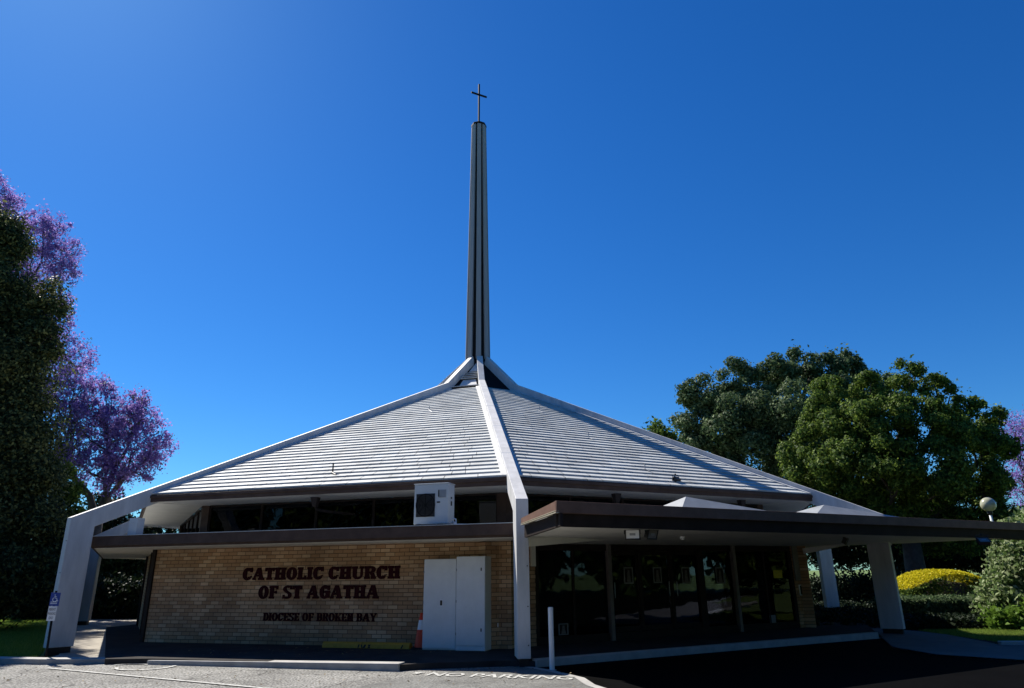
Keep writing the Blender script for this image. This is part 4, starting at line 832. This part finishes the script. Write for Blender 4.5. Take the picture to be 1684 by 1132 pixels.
tree('broadleaf_tree', 'bright green bushy tree with clumped crown standing right of the dark one', 'tree', (at(1500, 960, Y)[0], Y, 0), bl, 300, 20, .45, .13, L_BRI, BARKD, .45, 'green trees behind the church', shell=.75, fork=.4, dn=(1, 1, 1.25), cauli=(15, 52))
Y = 50
tree('leafy_tree', 'small tip of a yellow-green tree peeping over the right roof slope', 'tree', (at(1085, 960, Y)[0], Y, 0), [blob(1080, 716, Y, 17), blob(1097, 735, Y, 26), blob(1060, 735, Y, 22)], 60, 45, .55, .18, L_BRI, BARK, .25)
# dark trees low behind the church, right and left
def shrub(name, label, cat, px, py, Y, blobs, ncl, per, crad, ls, lm, group=None, shell=.6, up=.2):
    return tree(name, label, cat, (at(px, py, Y)[0], Y, 0), blobs, ncl, per, crad, ls, lm, BARKD, .08, group, shell=shell, fork=.2, up=up)
Y = 36
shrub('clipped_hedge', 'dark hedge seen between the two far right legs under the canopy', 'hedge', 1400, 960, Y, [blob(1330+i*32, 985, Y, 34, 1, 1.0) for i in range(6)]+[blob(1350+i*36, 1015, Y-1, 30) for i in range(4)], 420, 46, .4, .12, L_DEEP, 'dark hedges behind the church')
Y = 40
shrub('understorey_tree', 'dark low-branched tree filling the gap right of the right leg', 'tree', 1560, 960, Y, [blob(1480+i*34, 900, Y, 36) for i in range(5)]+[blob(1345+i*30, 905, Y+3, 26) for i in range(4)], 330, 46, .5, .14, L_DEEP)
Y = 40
shrub('understorey_tree', 'tree darkened for shade behind the covered walk on the left', 'tree', 180, 960, Y, [blob(135, 900, Y, 40), blob(175, 905, Y, 42), blob(215, 905, Y, 40), blob(250, 900, Y, 40), blob(150, 950, Y, 40), blob(200, 950, Y, 42), blob(240, 960, Y, 40), blob(100, 960, Y, 40), blob(170, 850, Y, 34), blob(60, 940, Y, 45)], 560, 50, .5, .14, L_DEEP)
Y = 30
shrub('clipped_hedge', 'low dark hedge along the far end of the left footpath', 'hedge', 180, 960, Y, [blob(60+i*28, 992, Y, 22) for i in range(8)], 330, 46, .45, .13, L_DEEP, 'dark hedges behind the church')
# golden dome hedge with a darker block before it
Y = 26.5
yb = empty('golden_hedge', (at(1540, 960, Y)[0], Y, 0)); tag(yb, 'rounded clipped hedge with a bright yellow top right of the right leg', 'hedge'); B = np.array(yb.location)
cX = at(1540, 1000, Y); tp = at(1545, 936, Y)[2]; n = 30000
x = RNG.uniform(-1, 1, n)*1.52; y = RNG.uniform(-1, 1, n)*1.25; prof = tp-.05-(np.abs(x-.05)/1.52)**2.2*.60-(np.abs(y)/1.25)**4*.16
side = (RNG.random(n) < .5); ok_ = side | ((np.abs(x)/1.5)**4+(np.abs(y)/1.22)**4 < 1); x, y, prof, side = x[ok_], y[ok_], prof[ok_], side[ok_]
Pt = np.stack([x[~side], y[~side], prof[~side]+RNG.normal(size=(~side).sum())*.02], 1)
th = RNG.uniform(0, 2*math.pi, side.sum()); cx_, cy_ = np.sign(np.cos(th))*np.abs(np.cos(th))**.5*1.50, np.sign(np.sin(th))*np.abs(np.sin(th))**.5*1.22
zt_ = tp-.09-(np.abs(cx_-.05)/1.52)**2.2*.60-(np.abs(cy_)/1.25)**4*.16
Ps = np.stack([cx_, cy_, .25+(zt_-.25)*RNG.random(side.sum())], 1)+RNG.normal(size=(side.sum(), 3))*.035
leaf_mesh('golden_top', Pt+np.array([0, 0, 0]), .075, L_YEL, yb, up=1.2); leaf_mesh('green_sides', Ps, .085, L_BRI, yb)
core = MB(); core.lathe([(1.1, .1), (1.15, tp-.9), (.9, tp-.5), (.01, tp-.35)], 20); core.build('stems', BARKD, yb)
Y = 23.5
bh = empty('clipped_hedge', (at(1550, 960, Y)[0], Y, 0)); tag(bh, 'dark square clipped hedge in front of the yellow-topped one', 'hedge', 'dark hedges behind the church')
n = 26000; hh = at(1550, 986, Y)[2]; hx = 1.95; hy = .7
f_ = RNG.random(n); x = RNG.uniform(-hx, hx, n); y = RNG.uniform(-hy, hy, n); z = RNG.uniform(.1, hh, n)
z = np.where(f_ < .3, hh, z); y = np.where((f_ >= .3) & (f_ < .8), -hy, y); x = np.where(f_ >= .8, np.sign(x)*hx, x)
leaf_mesh('foliage', np.stack([x, y, z], 1)+RNG.normal(size=(n, 3))*.05, .085, L_DARK, bh)
MB().box(-hx+.12, hx-.12, -hy+.12, hy-.12, .0, hh-.12).build('stems', BARKD, bh)
# pale variegated bush at the right edge
Y = 21
shrub('variegated_bush', 'tall bush with pale edged leaves at the right edge below the canopy', 'bush', 1665, 1000, Y, [blob(1682, 915, Y, 38), blob(1655, 965, Y, 30), blob(1690, 950, Y, 50), blob(1640, 1000, Y, 24), blob(1660, 1000, Y-.3, 34), blob(1715, 1010, Y, 50), blob(1700, 890, Y, 45), blob(1740, 930, Y, 60)], 520, 44, .22, .10, L_VAR, shell=.6)
Y = 19.5
shrub('strappy_shrub', 'bright green low shrub at the foot of the pale bush', 'bush', 1665, 1035, Y, [blob(1650, 1032, Y, 22), blob(1680, 1035, Y, 26), blob(1715, 1040, Y, 28)], 120, 44, .2, .11, L_LIME, shell=.4, up=.6)
n = 34000; gx_, gy_ = RNG.uniform(5.5, 15.5, n), RNG.uniform(20.4, 33, n); gz_ = np.abs(np.sin(gx_*2.1)*np.cos(gy_*1.7))*.3*RNG.random(n)+.03
x2 = RNG.uniform(10.4, 15, 9000); y2 = RNG.uniform(19.6, 21.5, 9000)
gc = leaf_mesh('shade_ground_cover', np.concatenate([np.stack([gx_, gy_, gz_], 1), np.stack([x2, y2, RNG.random(9000)*.3+.02], 1)]), .12, L_DEEP, None, up=.8); tag(gc, 'low dark ground cover added for shade round the foot of the hedges on the right', 'ground cover', kind='stuff')  # dark leaves added to stand in for shade on the path end and bed
# grass
def grass(name, label, poly_fn, n, z=0):
    x, y = poly_fn(n); P = np.stack([x, y, np.full(n, z-.03)], 1); h = RNG.uniform(.03, .09, n); a = RNG.uniform(0, 2*math.pi, n); wv = np.stack([np.cos(a), np.sin(a), np.zeros(n)], 1)*.006
    lean = RNG.normal(size=(n, 3))*.02; lean[:, 2] = h+.03
    V = np.stack([P-wv, P+wv, P+lean], 1).reshape(-1, 3); me = bpy.data.meshes.new(name); me.vertices.add(3*n); me.vertices.foreach_set('co', V.ravel().astype(np.float32))
    me.loops.add(3*n); me.loops.foreach_set('vertex_index', np.arange(3*n, dtype=np.int32)); me.polygons.add(n); me.polygons.foreach_set('loop_start', np.arange(0, 3*n, 3, dtype=np.int32)); me.update(calc_edges=True); me.materials.append(L_GRASS)
    o = bpy.data.objects.new(name, me); S.collection.objects.link(o); tag(o, label, 'grass', kind='stuff'); return o
def gl(n):
    v = RNG.random(n)**1.2; y = 14.9+v*16; xr = -9.65-(y-14.9)*.56; wd = 9+(y-14.9)*.5; return xr-RNG.random(n)*wd, y
grass('grass', 'short mown lawn left of the footpath under the dark tree', gl, 330000)
grass('grass', 'sunlit strip of lawn at the right edge behind the kerb', lambda n: (RNG.uniform(10.6, 16, n), RNG.uniform(15.9, 19.5, n)), 80000)
def litter(name, label, xs, ys, n, m, z=.02):
    P = np.stack([RNG.uniform(*xs, n), RNG.uniform(*ys, n), np.full(n, z)+RNG.random(n)*.01], 1); o = leaf_mesh(name, P, .05, m, None, .5, 4.0); return tag(o, label, 'leaf litter', kind='stuff')
DRY = leaf_mat('dry_leaf', [(.06, .04, .02), (.16, .11, .05), (.25, .2, .1)], .2)
litter('fallen_leaves', 'scattered dry leaves over the car park asphalt', (-13, 1), (10.5, 15), 420, DRY, .018)
litter('fallen_leaves', 'scattered dry leaves on the dark paving before the brick wall', (-7, -1), (14.6, 16), 120, DRY, .115)
# beyond the car park, behind the viewer: what the entrance glass mirrors
TR_ = ((-46, -6), (-35, -13), (-24, -17), (-12, -19), (2, -20), (16, -19), (27, -13), (33, -5), (37, 3), (41, 11))
ord_ = ['first', 'second', 'third', 'fourth', 'fifth', 'sixth', 'seventh', 'eighth', 'ninth', 'tenth']
for i, (x, y) in enumerate(TR_):
    q = (1.1, 1.3, 1.0)[i % 3]; lb = ord_[i]+' from the left of ten broad trees across the car park'
    z = 4.6*q; tree('street_tree', lb, 'tree', (x, y, 0), [(x, y, z+2.2, 5.4*q, 4*q, 4.6*q), (x-3.5, y, z, 4, 3, 3.6), (x+4, y+.5, z+.3, 4, 3, 3.4), (x, y, 2.6, 4.5, 3, 2)], 170, 32, 1.2, .5, L_BRI, BARK, .22, 'trees across the car park', shell=.6, twigs=12)
fb_ = MB(); fb_.box(-30, 34, -22.2, -22, 0, 1.9); fo = fb_.build('boundary_wall', BRICK); tag(fo, 'long tan brick boundary wall across the car park behind the viewer', 'wall')
